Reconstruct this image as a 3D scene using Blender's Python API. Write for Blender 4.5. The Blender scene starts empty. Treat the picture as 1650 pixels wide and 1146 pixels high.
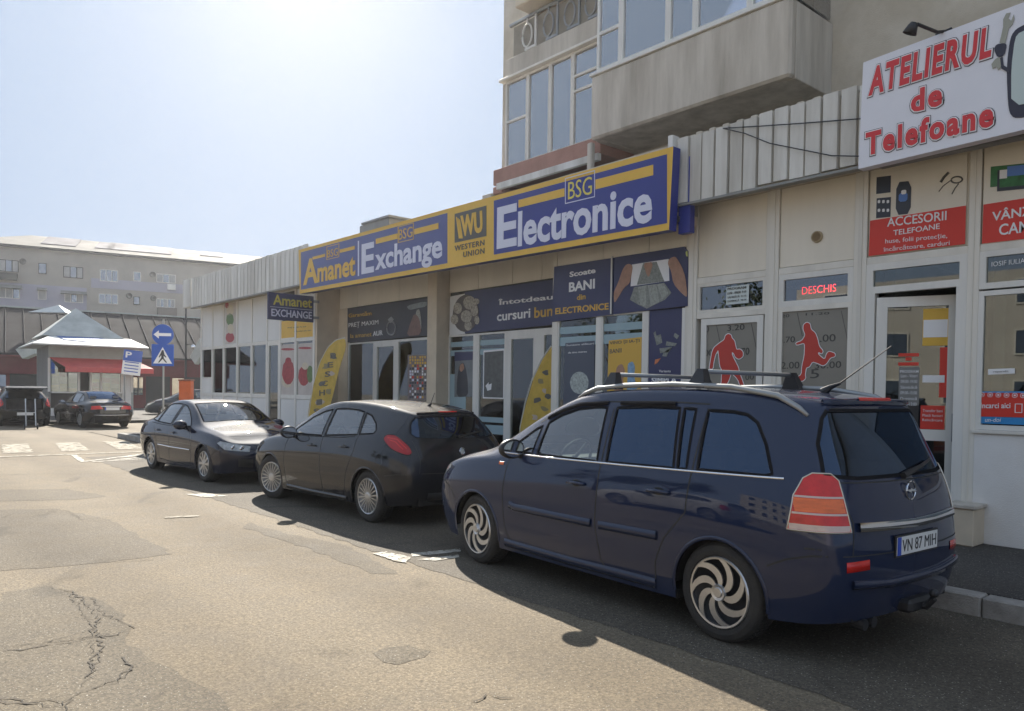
import bpy, bmesh, math, random
from mathutils import Vector, Matrix
from mathutils.bvhtree import BVHTree
from mathutils.geometry import interpolate_bezier
from mathutils.interpolate import poly_3d_calc
R = math.radians
random.seed(7)
sc = bpy.context.scene
col = sc.collection

# ------------------------------------------------------------------ camera
YAW, PIT, ROL, CH = R(139.164), R(-1.368), R(.8212), 1.62
FPX, CYP = 1239.7, 660.3          # focal length and principal row, in pixels of the 1650 wide photograph
cw = Vector((math.cos(YAW)*math.cos(PIT), math.sin(YAW)*math.cos(PIT), math.sin(PIT)))
r0 = Vector((math.sin(YAW), -math.cos(YAW), 0)); u0 = r0.cross(cw)
cr = math.cos(ROL)*r0 + math.sin(ROL)*u0
cu = -math.sin(ROL)*r0 + math.cos(ROL)*u0
cam_d = bpy.data.cameras.new('camera'); cam = bpy.data.objects.new('camera', cam_d); col.objects.link(cam)
m3 = Matrix((cr, cu, -cw)).transposed()
cam.matrix_world = Matrix.Translation((0, 0, CH)) @ m3.to_4x4()
cam_d.sensor_fit = 'HORIZONTAL'; cam_d.sensor_width = 36; cam_d.lens = FPX/1650*36
cam_d.shift_y = (CYP-573)/1650; cam_d.clip_start = .05; cam_d.clip_end = 3000
sc.camera = cam
CAM = Vector((0, 0, CH))
def ray(x, y): return cw + cr*((x-825)/FPX) - cu*((y-CYP)/FPX)
def at(x, y, Y=8.69):            # photograph point on the vertical plane y = Y
    d = ray(x, y); return CAM + d*(Y/d.y)
def atx(x, y, X):
    d = ray(x, y); return CAM + d*(X/d.x)
def gnd(x, y, z=0):
    d = ray(x, y); return CAM + d*((z-CH)/d.z)

# ------------------------------------------------------------------ light
SUN_EL, SUN_AZ = R(33.3), R(155.0)
sun_dir = Vector((math.cos(SUN_AZ)*math.cos(SUN_EL), math.sin(SUN_AZ)*math.cos(SUN_EL), math.sin(SUN_EL)))
sd = bpy.data.lights.new('sun', 'SUN'); sd.energy = 3.7; sd.angle = R(.53); sd.color = (1, .93, .82)
so = bpy.data.objects.new('sun', sd); col.objects.link(so)
so.rotation_euler = (-sun_dir).to_track_quat('-Z', 'Y').to_euler()
wd = bpy.data.worlds.new('World'); sc.world = wd; wd.use_nodes = True
nt = wd.node_tree; nt.nodes.clear()
sky = nt.nodes.new('ShaderNodeTexSky'); sky.sky_type = 'NISHITA'; sky.sun_disc = False
sky.sun_elevation = SUN_EL; sky.sun_rotation = math.pi/2 - SUN_AZ
sky.air_density = 1.0; sky.dust_density = 3.0; sky.ozone_density = 2.0
bg = nt.nodes.new('ShaderNodeBackground'); bg.inputs[1].default_value = .11
wo = nt.nodes.new('ShaderNodeOutputWorld')
# hazy air: the same soft shoulder over the whole sky, so the part round the sun does not burn out
SP, SK, SA = 2.0, (.00044, .00043, .00036), (1.40, 1.76, 2.34)
def vm(op, a, b):
    n = nt.nodes.new('ShaderNodeVectorMath'); n.operation = op
    for i, q in enumerate((a, b)):
        if isinstance(q, tuple): n.inputs[i].default_value = q
        else: nt.links.new(q, n.inputs[i])
    return n.outputs[0]
pw = vm('POWER', sky.outputs[0], (SP, SP, SP))
nt.links.new(vm('ADD', vm('MULTIPLY', pw, SK), SA), bg.inputs[0]); nt.links.new(bg.outputs[0], wo.inputs[0])
sc.view_settings.view_transform = 'Standard'; sc.view_settings.look = 'None'
sc.view_settings.gamma = 1; sc.view_settings.use_curve_mapping = False
sc.view_settings.exposure = 1.55
sc.render.engine = 'CYCLES'
sc.cycles.max_bounces = 8; sc.cycles.transparent_max_bounces = 16; sc.cycles.glossy_bounces = 5

# ------------------------------------------------------------------ materials
MATS = {}
def mat(name, c, rough=.6, metal=0, coat=0, var=0, vscale=3., bump=0, bscale=40., c2=None, spec=None, emit=None, streak=False, coat_r=.04):
    if name in MATS: return MATS[name]
    m = bpy.data.materials.new(name); m.use_nodes = True; t = m.node_tree; b = t.nodes['Principled BSDF']
    b.inputs['Base Color'].default_value = (*c, 1); b.inputs['Roughness'].default_value = rough
    b.inputs['Metallic'].default_value = metal; b.inputs['Coat Weight'].default_value = coat
    b.inputs['Coat Roughness'].default_value = coat_r
    if spec is not None: b.inputs['Specular IOR Level'].default_value = spec
    if emit: b.inputs['Emission Color'].default_value = (*emit[0], 1); b.inputs['Emission Strength'].default_value = emit[1]
    if var or bump or c2:
        tc = t.nodes.new('ShaderNodeTexCoord'); mp = t.nodes.new('ShaderNodeMapping')
        t.links.new(tc.outputs['Object'], mp.inputs[0])
        if streak: mp.inputs['Scale'].default_value = (1, 1, .12)
        oi = t.nodes.new('ShaderNodeObjectInfo')
        ad = t.nodes.new('ShaderNodeVectorMath'); ad.operation = 'ADD'
        cx = t.nodes.new('ShaderNodeCombineXYZ'); t.links.new(oi.outputs['Random'], cx.inputs[0])
        mu = t.nodes.new('ShaderNodeVectorMath'); mu.operation = 'SCALE'; mu.inputs[3].default_value = 37
        t.links.new(cx.outputs[0], mu.inputs[0]); t.links.new(mp.outputs[0], ad.inputs[0]); t.links.new(mu.outputs[0], ad.inputs[1])
    if var or c2:
        n = t.nodes.new('ShaderNodeTexNoise'); n.inputs['Scale'].default_value = vscale; n.inputs['Detail'].default_value = 7
        n.inputs['Roughness'].default_value = .62
        t.links.new(ad.outputs[0], n.inputs['Vector'])
        rp = t.nodes.new('ShaderNodeValToRGB')
        c2 = c2 or tuple(max(0, x*(1-var)) for x in c)
        rp.color_ramp.elements[0].position = .32; rp.color_ramp.elements[1].position = .62
        rp.color_ramp.elements[0].color = (*c2, 1); rp.color_ramp.elements[1].color = (*c, 1)
        t.links.new(n.outputs[0], rp.inputs[0]); t.links.new(rp.outputs[0], b.inputs['Base Color'])
        mr = t.nodes.new('ShaderNodeMapRange'); mr.inputs['To Min'].default_value = min(1, rough*1.25); mr.inputs['To Max'].default_value = rough*.85
        t.links.new(n.outputs[0], mr.inputs[0]); t.links.new(mr.outputs[0], b.inputs['Roughness'])
    if bump:
        n2 = t.nodes.new('ShaderNodeTexNoise'); n2.inputs['Scale'].default_value = bscale; n2.inputs['Detail'].default_value = 5
        t.links.new(ad.outputs[0], n2.inputs['Vector'])
        bp = t.nodes.new('ShaderNodeBump'); bp.inputs['Strength'].default_value = bump; bp.inputs['Distance'].default_value = .02
        t.links.new(n2.outputs[0], bp.inputs['Height']); t.links.new(bp.outputs[0], b.inputs['Normal'])
    MATS[name] = m; return m
def glass(name, tint, fac=.06, gl=(1, 1, 1), rough=.0):
    if name in MATS: return MATS[name]
    m = bpy.data.materials.new(name); m.use_nodes = True; t = m.node_tree; t.nodes.clear()
    o = t.nodes.new('ShaderNodeOutputMaterial'); mx = t.nodes.new('ShaderNodeMixShader')
    tr = t.nodes.new('ShaderNodeBsdfTransparent'); tr.inputs[0].default_value = (*tint, 1)
    g = t.nodes.new('ShaderNodeBsdfGlossy'); g.inputs[0].default_value = (*gl, 1); g.inputs['Roughness'].default_value = rough
    fr = t.nodes.new('ShaderNodeFresnel'); fr.inputs[0].default_value = 1.5
    a = t.nodes.new('ShaderNodeMath'); a.operation = 'MULTIPLY_ADD'; a.inputs[1].default_value = 1; a.inputs[2].default_value = fac; a.use_clamp = True
    t.links.new(fr.outputs[0], a.inputs[0]); t.links.new(a.outputs[0], mx.inputs[0])
    t.links.new(tr.outputs[0], mx.inputs[1]); t.links.new(g.outputs[0], mx.inputs[2]); t.links.new(mx.outputs[0], o.inputs[0])
    # faint waviness so that reflections bend a little as in real panes
    tc = t.nodes.new('ShaderNodeTexCoord'); n = t.nodes.new('ShaderNodeTexNoise'); n.inputs['Scale'].default_value = 1.3
    t.links.new(tc.outputs['Object'], n.inputs['Vector'])
    b = t.nodes.new('ShaderNodeBump'); b.inputs['Strength'].default_value = .05; b.inputs['Distance'].default_value = .003
    t.links.new(n.outputs[0], b.inputs['Height']); t.links.new(b.outputs[0], g.inputs['Normal'])
    MATS[name] = m; return m
M_frame = mat('white_pvc', (.76, .74, .68), .38, var=.12, vscale=4, streak=True)
M_frame2 = mat('aged_pvc', (.78, .74, .65), .45, var=.18, vscale=3, streak=True)
M_panel = mat('cream_panel', (.80, .735, .61), .5, var=.10, vscale=2, streak=True)
M_white = mat('white_panel', (.72, .72, .70), .45, var=.08, vscale=2, streak=True)
M_beige = mat('beige_render', (.66, .56, .42), .85, var=.12, vscale=3, bump=.25, bscale=120)
M_lowwall = mat('white_render', (.80, .78, .74), .85, var=.15, vscale=1.2, bump=.3, bscale=90, c2=(.70, .67, .62))
M_conc = mat('grey_concrete_render', (.62, .565, .48), .9, var=.25, vscale=3.0, bump=.4, bscale=60, streak=True, c2=(.40, .355, .29))
M_wall = mat('dull_wall_render', (.60, .54, .44), .92, var=.3, vscale=1.2, bump=.4, bscale=60, c2=(.44, .38, .285))
M_red_r = mat('terracotta_render', (.40, .22, .17), .9, var=.2, vscale=3, bump=.3)
M_metalp = mat('painted_sheet_metal', (.72, .70, .64), .42, var=.2, vscale=2.5, streak=True, c2=(.46, .43, .37))
M_grey = mat('grey_sheet_metal', (.26, .26, .24), .5, metal=.2, var=.2, vscale=2.5, streak=True)
M_dark = mat('dark_gap', (.03, .03, .028), .8)
M_black = mat('black_plastic', (.022, .022, .024), .45, var=.2)
M_rub = mat('tyre_rubber', (.022, .021, .02), .8, var=.3, vscale=8, bump=.3, bscale=90, c2=(.045, .041, .035))
M_floor = mat('shop_floor', (.25, .23, .2), .5)
M_room = mat('shop_interior_wall', (.30, .29, .26), .8, var=.3, vscale=1.)
M_glass = glass('window_glass', (.62, .68, .66), .05)
M_blueg = glass('blue_film_glass', (.25, .32, .40), .12)
M_bandg = mat('frosted_film', (.30, .42, .46), .35)
M_silver = mat('silver_alloy', (.60, .60, .60), .28, metal=.9, var=.15, vscale=10)
M_chrome = mat('chrome', (.75, .75, .76), .08, metal=1)
def flat(name, c, rough=.45, **k): return mat(name, c, rough, **k)
M_yel = flat('sign_yellow', (.72, .44, .05), var=.06)
M_blu = flat('sign_blue', (.018, .032, .24), .35, var=.08)
M_sil = flat('sign_white_letters', (.66, .67, .78), .5)
M_nav = flat('banner_navy', (.030, .036, .11), .4, var=.12)
M_wht = flat('print_white', (.80, .80, .80), .5)
M_dgr = flat('print_dark_grey', (.09, .085, .07), .5)
M_org = flat('print_ochre', (.66, .40, .06), .5)
M_redp = flat('print_red', (.66, .035, .018), .45, var=.05)
M_film = flat('grey_film', (.235, .22, .185), .35, var=.1, vscale=2)
M_redf = flat('film_red', (.50, .035, .022), .4)
M_dline = flat('film_dark_lines', (.05, .05, .045), .5)
M_steel = mat('grey_steel', (.33, .34, .34), .45, metal=.6, var=.15)

# ------------------------------------------------------------------ objects
def tag(o, label, cat, group=None, kind=None):
    if label: o['label'] = label
    if cat: o['category'] = cat
    if group: o['group'] = group
    if kind: o['kind'] = kind
    return o
def thing(name, label, cat, loc=(0, 0, 0), rz=0, group=None):
    o = bpy.data.objects.new(name, None); col.objects.link(o); o.empty_display_size = .2
    o.location = loc; o.rotation_euler = (0, 0, rz); tag(o, label, cat, group); return o
def link(name, me, m=None, parent=None):
    o = bpy.data.objects.new(name, me); col.objects.link(o)
    if m is not None:
        for x in (m if isinstance(m, (list, tuple)) else [m]): me.materials.append(x)
    if parent is not None: o.parent = parent
    return o
def obj(name, bm, m=None, parent=None, smooth=False):
    me = bpy.data.meshes.new(name)
    bmesh.ops.recalc_face_normals(bm, faces=bm.faces) if not smooth == 'keep' else None
    bm.to_mesh(me); bm.free()
    if smooth:
        for p in me.polygons: p.use_smooth = True
    return link(name, me, m, parent)
def struct(o): o['kind'] = 'structure'; return o
def B(): return bmesh.new()
def bx(bm, x0, x1, y0, y1, z0, z1, bev=0):
    v = [bm.verts.new((x, y, z)) for x in (x0, x1) for y in (y0, y1) for z in (z0, z1)]
    fs = [bm.faces.new([v[i] for i in q]) for q in ((0, 1, 3, 2), (4, 6, 7, 5), (0, 4, 5, 1), (2, 3, 7, 6), (0, 2, 6, 4), (1, 5, 7, 3))]
    if bev:
        es = {e for f in fs for e in f.edges}
        bmesh.ops.bevel(bm, geom=list(es), offset=bev, segments=1, affect='EDGES')
    return bm
def box(name, dims, m, parent=None, bev=0):
    x0, x1, y0, y1, z0, z1 = dims
    return obj(name, bx(B(), min(x0, x1), max(x0, x1), min(y0, y1), max(y0, y1), min(z0, z1), max(z0, z1), bev), m, parent)
def tube(bm, pts, r, n=8, cap=True):
    pts = [Vector(p) for p in pts]; rings = []
    if not isinstance(r, (list, tuple)): r = [r]*len(pts)
    up = Vector((0, 0, 1))
    for i, p in enumerate(pts):
        t = (pts[min(i+1, len(pts)-1)]-pts[max(i-1, 0)]).normalized()
        a = t.cross(up);
        if a.length < .05: a = t.cross(Vector((1, 0, 0)))
        a.normalize(); b = t.cross(a).normalized()
        rings.append([bm.verts.new(p+(a*math.cos(k*2*math.pi/n)+b*math.sin(k*2*math.pi/n))*r[i]) for k in range(n)])
    for i in range(len(rings)-1):
        for k in range(n):
            bm.faces.new((rings[i][k], rings[i][(k+1) % n], rings[i+1][(k+1) % n], rings[i+1][k]))
    if cap:
        bm.faces.new(rings[0][::-1]); bm.faces.new(rings[-1])
    return bm
def lathe(bm, prof, c, axis='y', n=32, a0=0, a1=2*math.pi):
    # prof: list of (radius, along); closed sweep round axis
    full = abs(a1-a0-2*math.pi) < 1e-6; m = n if full else n+1; rings = []
    for k in range(m):
        a = a0+(a1-a0)*k/n; rr = []
        for (r, h) in prof:
            if axis == 'y': p = (c[0]+r*math.cos(a), c[1]+h, c[2]+r*math.sin(a))
            elif axis == 'z': p = (c[0]+r*math.cos(a), c[1]+r*math.sin(a), c[2]+h)
            else: p = (c[0]+h, c[1]+r*math.cos(a), c[2]+r*math.sin(a))
            rr.append(bm.verts.new(p))
        rings.append(rr)
    for k in range(n):
        A, Bq = rings[k], rings[(k+1) % m]
        for i in range(len(prof)-1):
            try: bm.faces.new((A[i], A[i+1], Bq[i+1], Bq[i]))
            except ValueError: pass
    return bm
def plate(bm, pts, d):
    """closed polygon pts (3d, planar) extruded by vector d"""
    a = [bm.verts.new(p) for p in pts]; b = [bm.verts.new(Vector(p)+Vector(d)) for p in pts]
    bm.faces.new(a); bm.faces.new(b[::-1]); n = len(a)
    for i in range(n): bm.faces.new((a[i], b[i], b[(i+1) % n], a[(i+1) % n]))
    return bm
def poly(name, pts, d, m, parent=None):
    bm = plate(B(), pts, d); bm.normal_update(); bmesh.ops.triangulate(bm, faces=[f for f in bm.faces if len(f.verts) > 4], ngon_method='EAR_CLIP')
    return obj(name, bm, m, parent)
_font = {}
def text_mesh(s, bold=0., shear=0., space=1., res=3):
    c = bpy.data.curves.new('lettering', 'FONT'); c.body = s; c.size = 1; c.offset = bold; c.shear = shear
    c.space_character = space; c.resolution_u = res; c.fill_mode = 'FRONT'; c.space_line = .9; c.align_x = 'CENTER' if '\n' in s else 'LEFT'
    o = bpy.data.objects.new('t', c); col.objects.link(o)
    dg = bpy.context.evaluated_depsgraph_get(); me = bpy.data.meshes.new_from_object(o.evaluated_get(dg))
    bpy.data.objects.remove(o); bpy.data.curves.remove(c)
    return me
def text(s, p00, p11, m, parent=None, bold=0., shear=0., space=1., off=.0, frame=None, th=.002, name='lettering', skew=0.):
    """lettering filling the rectangle whose lower-left and upper-right corners are p00, p11 (points on a wall facing -y unless
    frame=(u, v, n) is given); off pushes it out of the wall; skew lifts the right end by that many metres"""
    me = text_mesh(s, bold, shear, space)
    me.name = name
    xs = [v.co.x for v in me.vertices]; ys = [v.co.y for v in me.vertices]
    U, V, N = frame or (Vector((1, 0, 0)), Vector((0, 0, 1)), Vector((0, -1, 0)))
    p00, p11 = Vector(p00), Vector(p11); du = (p11-p00).dot(U); dv = (p11-p00).dot(V)
    wx, wy = max(xs)-min(xs), max(ys)-min(ys); mx, my = min(xs), min(ys)
    for v in me.vertices:
        a, b = (v.co.x-mx)/wx, (v.co.y-my)/wy
        v.co = p00+U*(a*du)+V*(b*dv+a*skew)+N*(off+th)
    # give the letters real thickness
    bm = bmesh.new(); bm.from_mesh(me); r = bmesh.ops.extrude_face_region(bm, geom=list(bm.faces))
    for g in r['geom']:
        if isinstance(g, bmesh.types.BMVert): g.co -= N*th
    bm.to_mesh(me); bm.free()
    for p in me.polygons: p.use_smooth = False
    return link(name, me, m, parent)
def pxtext(s, x0, y0, x1, y1, Y, m, parent, **k):
    """lettering between the photograph's left-bottom (x0,y0) and right-top (x1,y1) of the word, on plane y=Y"""
    a, b = at(x0, y0, Y), at(x1, y1, Y)
    return text(s, a, b, m, parent, **k)
def pxpoly(name, pts, Y, m, parent=None, th=.004, off=0):
    P = [at(x, y, Y)+Vector((0, -off, 0)) for x, y in pts]
    return poly(name, P, (0, -th, 0), m, parent)
def copy_tree(o, parent=None):
    c = o.copy(); col.objects.link(c)
    if parent is not None: c.parent = parent
    for ch in list(o.children): copy_tree(ch, c)
    return c
# ------------------------------------------------------------------ cars
def subsurf(me, lev):
    o = bpy.data.objects.new('t', me); col.objects.link(o)
    md = o.modifiers.new('s', 'SUBSURF'); md.levels = lev; md.render_levels = lev; md.use_limit_surface = False
    dg = bpy.context.evaluated_depsgraph_get(); r = bpy.data.meshes.new_from_object(o.evaluated_get(dg))
    bpy.data.objects.remove(o); return r
def cage(S):
    """S: list of stations from nose to tail, each (xs[6], ys[6], zs[6], crown, bow); rows: bottom, lower, mid, shoulder, belt, top edge"""
    bm = B(); cr_ = bm.edges.layers.float.new('crease_edge')
    F = [1, .55, 0, -.55, -1]; n = len(S); side = {1: [], -1: []}; tops = []
    for (xs, ys, zs, cn, bow) in S:
        for s in (1, -1):
            rows = [Vector((-xs[i], s*ys[i], zs[i])) for i in range(6)]
            mid = (rows[4]+rows[5])/2; gap = rows[5].z-rows[4].z; mid.y += s*min(.02, gap*.06)
            rows.insert(5, mid); side[s].append([bm.verts.new(p) for p in rows])
        tops.append([bm.verts.new((-xs[5]+bow*(1-f*f), ys[5]*f, zs[5]+cn*(1-f*f))) for f in F[1:-1]])
    NR = 7
    for s in (1, -1):
        for i in range(n-1):
            for r in range(NR-1):
                q = (side[s][i][r], side[s][i+1][r], side[s][i+1][r+1], side[s][i][r+1])
                bm.faces.new(q if s == 1 else q[::-1])
    def toprow(i): return [side[1][i][6]]+tops[i]+[side[-1][i][6]]
    for i in range(n-1):
        a, b = toprow(i), toprow(i+1)
        for k in range(4): bm.faces.new((a[k], b[k], b[k+1], a[k+1]))
    for i, sg in ((0, 1), (n-1, -1)):
        (xs, ys, zs, cn, bow) = S[i]; rows = []
        capb = .13 if i == 0 else .06
        for r in range(NR):
            L, Q = side[1][i][r], side[-1][i][r]
            if r == NR-1: rows.append(toprow(i)); continue
            rows.append([L]+[bm.verts.new((L.co.x+sg*capb*(1-f*f)*(1 if r < 5 else .9), L.co.y*f, L.co.z)) for f in F[1:-1]]+[Q])
        for r in range(NR-1):
            for k in range(4):
                q = (rows[r][k], rows[r+1][k], rows[r+1][k+1], rows[r][k+1])
                bm.faces.new(q if sg == 1 else q[::-1])
    for s in (1, -1):
        for i in range(n-1):
            e = bm.edges.get((side[s][i][6], side[s][i+1][6]))
            if e: e[cr_] = .45
            e = bm.edges.get((side[s][i][4], side[s][i+1][4]))
            if e: e[cr_] = .25
    for i in (0, n-1):     # edge between the end faces and bonnet, roof or boot lid
        a = toprow(i)
        for k in range(4):
            e = bm.edges.get((a[k], a[k+1])); e[cr_] = .55 if i else .2
    for s in (1, -1):
        e = bm.edges.get((side[s][n-1][5], side[s][n-1][6])); e[cr_] = .3
    bmesh.ops.recalc_face_normals(bm, faces=bm.faces)
    me = bpy.data.meshes.new('car_body'); bm.to_mesh(me); bm.free()
    return me
def inside(p, P):
    c = False; n = len(P); j = n-1
    for i in range(n):
        if (P[i][1] > p[1]) != (P[j][1] > p[1]) and p[0] < (P[j][0]-P[i][0])*(p[1]-P[i][1])/(P[j][1]-P[i][1])+P[i][0]: c = not c
        j = i
    return c
AX = {'side': (Vector((1, 0, 0)), Vector((0, 0, 1)), Vector((0, 1, 0))), 'sideR': (Vector((1, 0, 0)), Vector((0, 0, 1)), Vector((0, -1, 0))),
      'top': (Vector((1, 0, 0)), Vector((0, 1, 0)), Vector((0, 0, 1))), 'rear': (Vector((0, 1, 0)), Vector((0, 0, 1)), Vector((-1, 0, 0))),
      'front': (Vector((0, 1, 0)), Vector((0, 0, 1)), Vector((1, 0, 0)))}
def diag(deg):   # view direction turned from the tail (0) to the left side (90); 180 is the nose
    a = R(deg); N = Vector((-math.cos(a), math.sin(a), 0)); U = Vector((math.sin(a), math.cos(a), 0))
    return (U, Vector((0, 0, 1)), N)
class Shell:
    def __init__(s, spec, lev=3):
        me = subsurf(cage(spec), lev); s.bm = bmesh.new(); s.bm.from_mesh(me)
        bmesh.ops.recalc_face_normals(s.bm, faces=s.bm.faces)
        s.bm.normal_update(); s.ref = s.bm.copy(); s.ref.faces.ensure_lookup_table()
        s.bvh = BVHTree.FromBMesh(s.ref)
    def cut(s, P, ax, nmin=.15):
        U, V, N = AX[ax] if isinstance(ax, str) else ax
        u0, u1 = min(p[0] for p in P), max(p[0] for p in P); v0, v1 = min(p[1] for p in P), max(p[1] for p in P)
        mg = .02
        def near():
            s.bm.normal_update(); out = []
            for f in s.bm.faces:
                if f.normal.dot(N) < nmin: continue
                uu = [v.co.dot(U) for v in f.verts]; vv = [v.co.dot(V) for v in f.verts]
                if max(uu) < u0-mg or min(uu) > u1+mg or max(vv) < v0-mg or min(vv) > v1+mg: continue
                out.append(f)
            return out
        n = len(P)
        fs = near()
        for i in range(n):
            a, b = P[i], P[(i+1) % n]; co = U*a[0]+V*a[1]; no = U*(-(b[1]-a[1]))+V*(b[0]-a[0])
            if no.length < 1e-6: continue
            # only faces near this edge
            lo = (min(a[0], b[0])-mg, min(a[1], b[1])-mg); hi = (max(a[0], b[0])+mg, max(a[1], b[1])+mg)
            sel = [f for f in fs if f.is_valid and max(v.co.dot(U) for v in f.verts) >= lo[0] and min(v.co.dot(U) for v in f.verts) <= hi[0]
                   and max(v.co.dot(V) for v in f.verts) >= lo[1] and min(v.co.dot(V) for v in f.verts) <= hi[1]]
            g = set(sel)
            for f in sel: g.update(f.edges); g.update(f.verts)
            bmesh.ops.bisect_plane(s.bm, geom=list(g), plane_co=co, plane_no=no.normalized(), dist=1e-5)
            fs = near()
        out = []
        for f in fs:
            c = f.calc_center_median()
            if inside((c.dot(U), c.dot(V)), P): out.append(f)
        return out
    def take(s, name, faces, m, parent, push=0):
        """moves faces out of the shell into a part of their own"""
        nb = bmesh.new(); mp = {}
        for f in faces:
            for v in f.verts:
                if v not in mp: mp[v] = nb.verts.new(v.co)
            try: nb.faces.new([mp[v] for v in f.verts])
            except ValueError: pass
        bmesh.ops.delete(s.bm, geom=faces, context='FACES')
        return s.finish(name, nb, m, parent, push)
    def finish(s, name, nb, m, parent, push=0):
        ns = []
        bmesh.ops.triangulate(nb, faces=[f for f in nb.faces if len(f.verts) > 4])
        nb.verts.ensure_lookup_table()
        for v in nb.verts:
            loc, no, ix, d = s.bvh.find_nearest(v.co); f = s.ref.faces[ix]
            w = poly_3d_calc([q.co for q in f.verts], loc); nn = Vector()
            for q, k in zip(f.verts, w): nn += q.normal*k
            nn.normalize(); ns.append(nn); v.co += nn*push
        me = bpy.data.meshes.new(name); nb.to_mesh(me); nb.free()
        for p in me.polygons: p.use_smooth = True
        me.normals_split_custom_set_from_vertices([tuple(x) for x in ns])
        return link(name, me, m, parent)
    def hit(s, u, v, ax):
        U, V, N = AX[ax] if isinstance(ax, str) else ax
        o = U*u+V*v+N*9; r = s.bvh.ray_cast(o, -N)
        if r[0] is None: return None
        f = s.ref.faces[r[2]]; w = poly_3d_calc([q.co for q in f.verts], r[0]); nn = Vector()
        for q, k in zip(f.verts, w): nn += q.normal*k
        return r[0], nn.normalized()
    def ribbon(s, bm, P, ax, prof, step=.03, closed=False):
        """strip following the surface; prof: [(across, out), ...]"""
        pts = []
        Q = list(P)+([P[0]] if closed else [])
        for i in range(len(Q)-1):
            a, b = Q[i], Q[i+1]; L = math.hypot(b[0]-a[0], b[1]-a[1]); k = max(1, int(L/step))
            for j in range(k): pts.append((a[0]+(b[0]-a[0])*j/k, a[1]+(b[1]-a[1])*j/k))
        if not closed: pts.append(Q[-1])
        H_ = [s.hit(u, v, ax) for u, v in pts]; ok = [(h) for h in H_ if h]
        if len(ok) < 2: return bm
        rings = []
        n = len(ok)
        for i, (p, nn) in enumerate(ok):
            a = ok[(i-1) % n if closed else max(0, i-1)][0]; b = ok[(i+1) % n if closed else min(n-1, i+1)][0]
            t = (b-a)
            if t.length < 1e-6: continue
            w = t.normalized().cross(nn).normalized()
            rings.append([bm.verts.new(p+w*c+nn*h) for c, h in prof])
        m = len(rings)
        for i in range(m if closed else m-1):
            A, C = rings[i], rings[(i+1) % m]
            for k in range(len(prof)-1): bm.faces.new((A[k], A[k+1], C[k+1], C[k]))
        return bm
    def strip(s, name, lines, ax, prof, m, parent, closed=False, step=.03):
        o = None
        for P in lines:
            bm = s.ribbon(B(), P, ax, prof, step, closed)
            if len(bm.faces): o = obj(name, bm, m, parent, smooth=True)
            else: bm.free()
        return o
def arch_poly(cx, cz, r, n=26):
    P = [(cx+r*math.cos(R(-8)+R(196)*k/n), cz+r*math.sin(R(-8)+R(196)*k/n)) for k in range(n+1)]
    return P+[(P[-1][0]-.01, -.3), (P[0][0]+.01, -.3)]
def chaikin(P, it=2, closed=True):
    for _ in range(it):
        Q = []; n = len(P)
        for i in range(n if closed else n-1):
            a, b = P[i], P[(i+1) % n]
            Q += [(a[0]*.8+b[0]*.2, a[1]*.8+b[1]*.2), (a[0]*.2+b[0]*.8, a[1]*.2+b[1]*.8)]
        P = Q
    return P
def paint(name, c, dust=.25):
    if name in MATS: return MATS[name]
    m = mat(name, c, .6, metal=0, spec=.05, coat=1, coat_r=.02)
    m.node_tree.nodes['Principled BSDF'].inputs['Coat IOR'].default_value = 1.5
    t = m.node_tree; b = t.nodes['Principled BSDF']
    tc = t.nodes.new('ShaderNodeTexCoord'); n = t.nodes.new('ShaderNodeTexNoise'); n.inputs['Scale'].default_value = 3.5; n.inputs['Detail'].default_value = 8
    t.links.new(tc.outputs['Object'], n.inputs['Vector'])
    sp = t.nodes.new('ShaderNodeSeparateXYZ'); t.links.new(tc.outputs['Object'], sp.inputs[0])
    # road dust thickens towards the sills
    mr = t.nodes.new('ShaderNodeMapRange'); mr.inputs['From Min'].default_value = .75; mr.inputs['From Max'].default_value = .15; mr.inputs['To Min'].default_value = .12; mr.inputs['To Max'].default_value = 1
    t.links.new(sp.outputs[2], mr.inputs[0])
    mu = t.nodes.new('ShaderNodeMath'); mu.operation = 'MULTIPLY'; t.links.new(n.outputs[0], mu.inputs[0]); t.links.new(mr.outputs[0], mu.inputs[1])
    m2 = t.nodes.new('ShaderNodeMath'); m2.operation = 'MULTIPLY'; m2.inputs[1].default_value = dust; t.links.new(mu.outputs[0], m2.inputs[0])
    mx = t.nodes.new('ShaderNodeMix'); mx.data_type = 'RGBA'; mx.inputs[6].default_value = (*c, 1); mx.inputs[7].default_value = (.16, .14, .11, 1)
    t.links.new(m2.outputs[0], mx.inputs[0]); t.links.new(mx.outputs[2], b.inputs['Base Color'])
    cr2 = t.nodes.new('ShaderNodeMapRange'); cr2.inputs['To Min'].default_value = .01; cr2.inputs['To Max'].default_value = .10
    t.links.new(mu.outputs[0], cr2.inputs[0]); t.links.new(cr2.outputs[0], b.inputs['Coat Roughness'])
    return m
M_seal = mat('rubber_seal', (.02, .02, .022), 1., spec=0)
M_cg = glass('car_glass', (.70, .78, .75), .13)
M_cgd = glass('tinted_sky_blue_car_glass', (.018, .028, .05), .07, gl=(.50, .68, 1.))  # dark tint; the blue of mirrored sky is put into the gloss colour
M_cin = mat('car_interior', (.045, .045, .05), .8, var=.2)
M_cing = mat('grey_seat_cloth', (.12, .12, .125), .9, var=.25, vscale=6)
M_tail = mat('tail_lamp_red', (.64, .018, .012), .2, coat=.35, var=.35, vscale=9)
M_tailo = mat('tail_lamp_orange', (.80, .16, .03), .2, coat=.35, var=.25, vscale=9)
M_tailw = mat('tail_lamp_pink_white', (.55, .42, .36), .12, coat=1)
M_head = mat('head_lamp', (.38, .39, .38), .12, metal=.2, coat=1, var=.5, vscale=14)
M_plate = mat('plate_white', (.72, .72, .70), .4)
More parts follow.
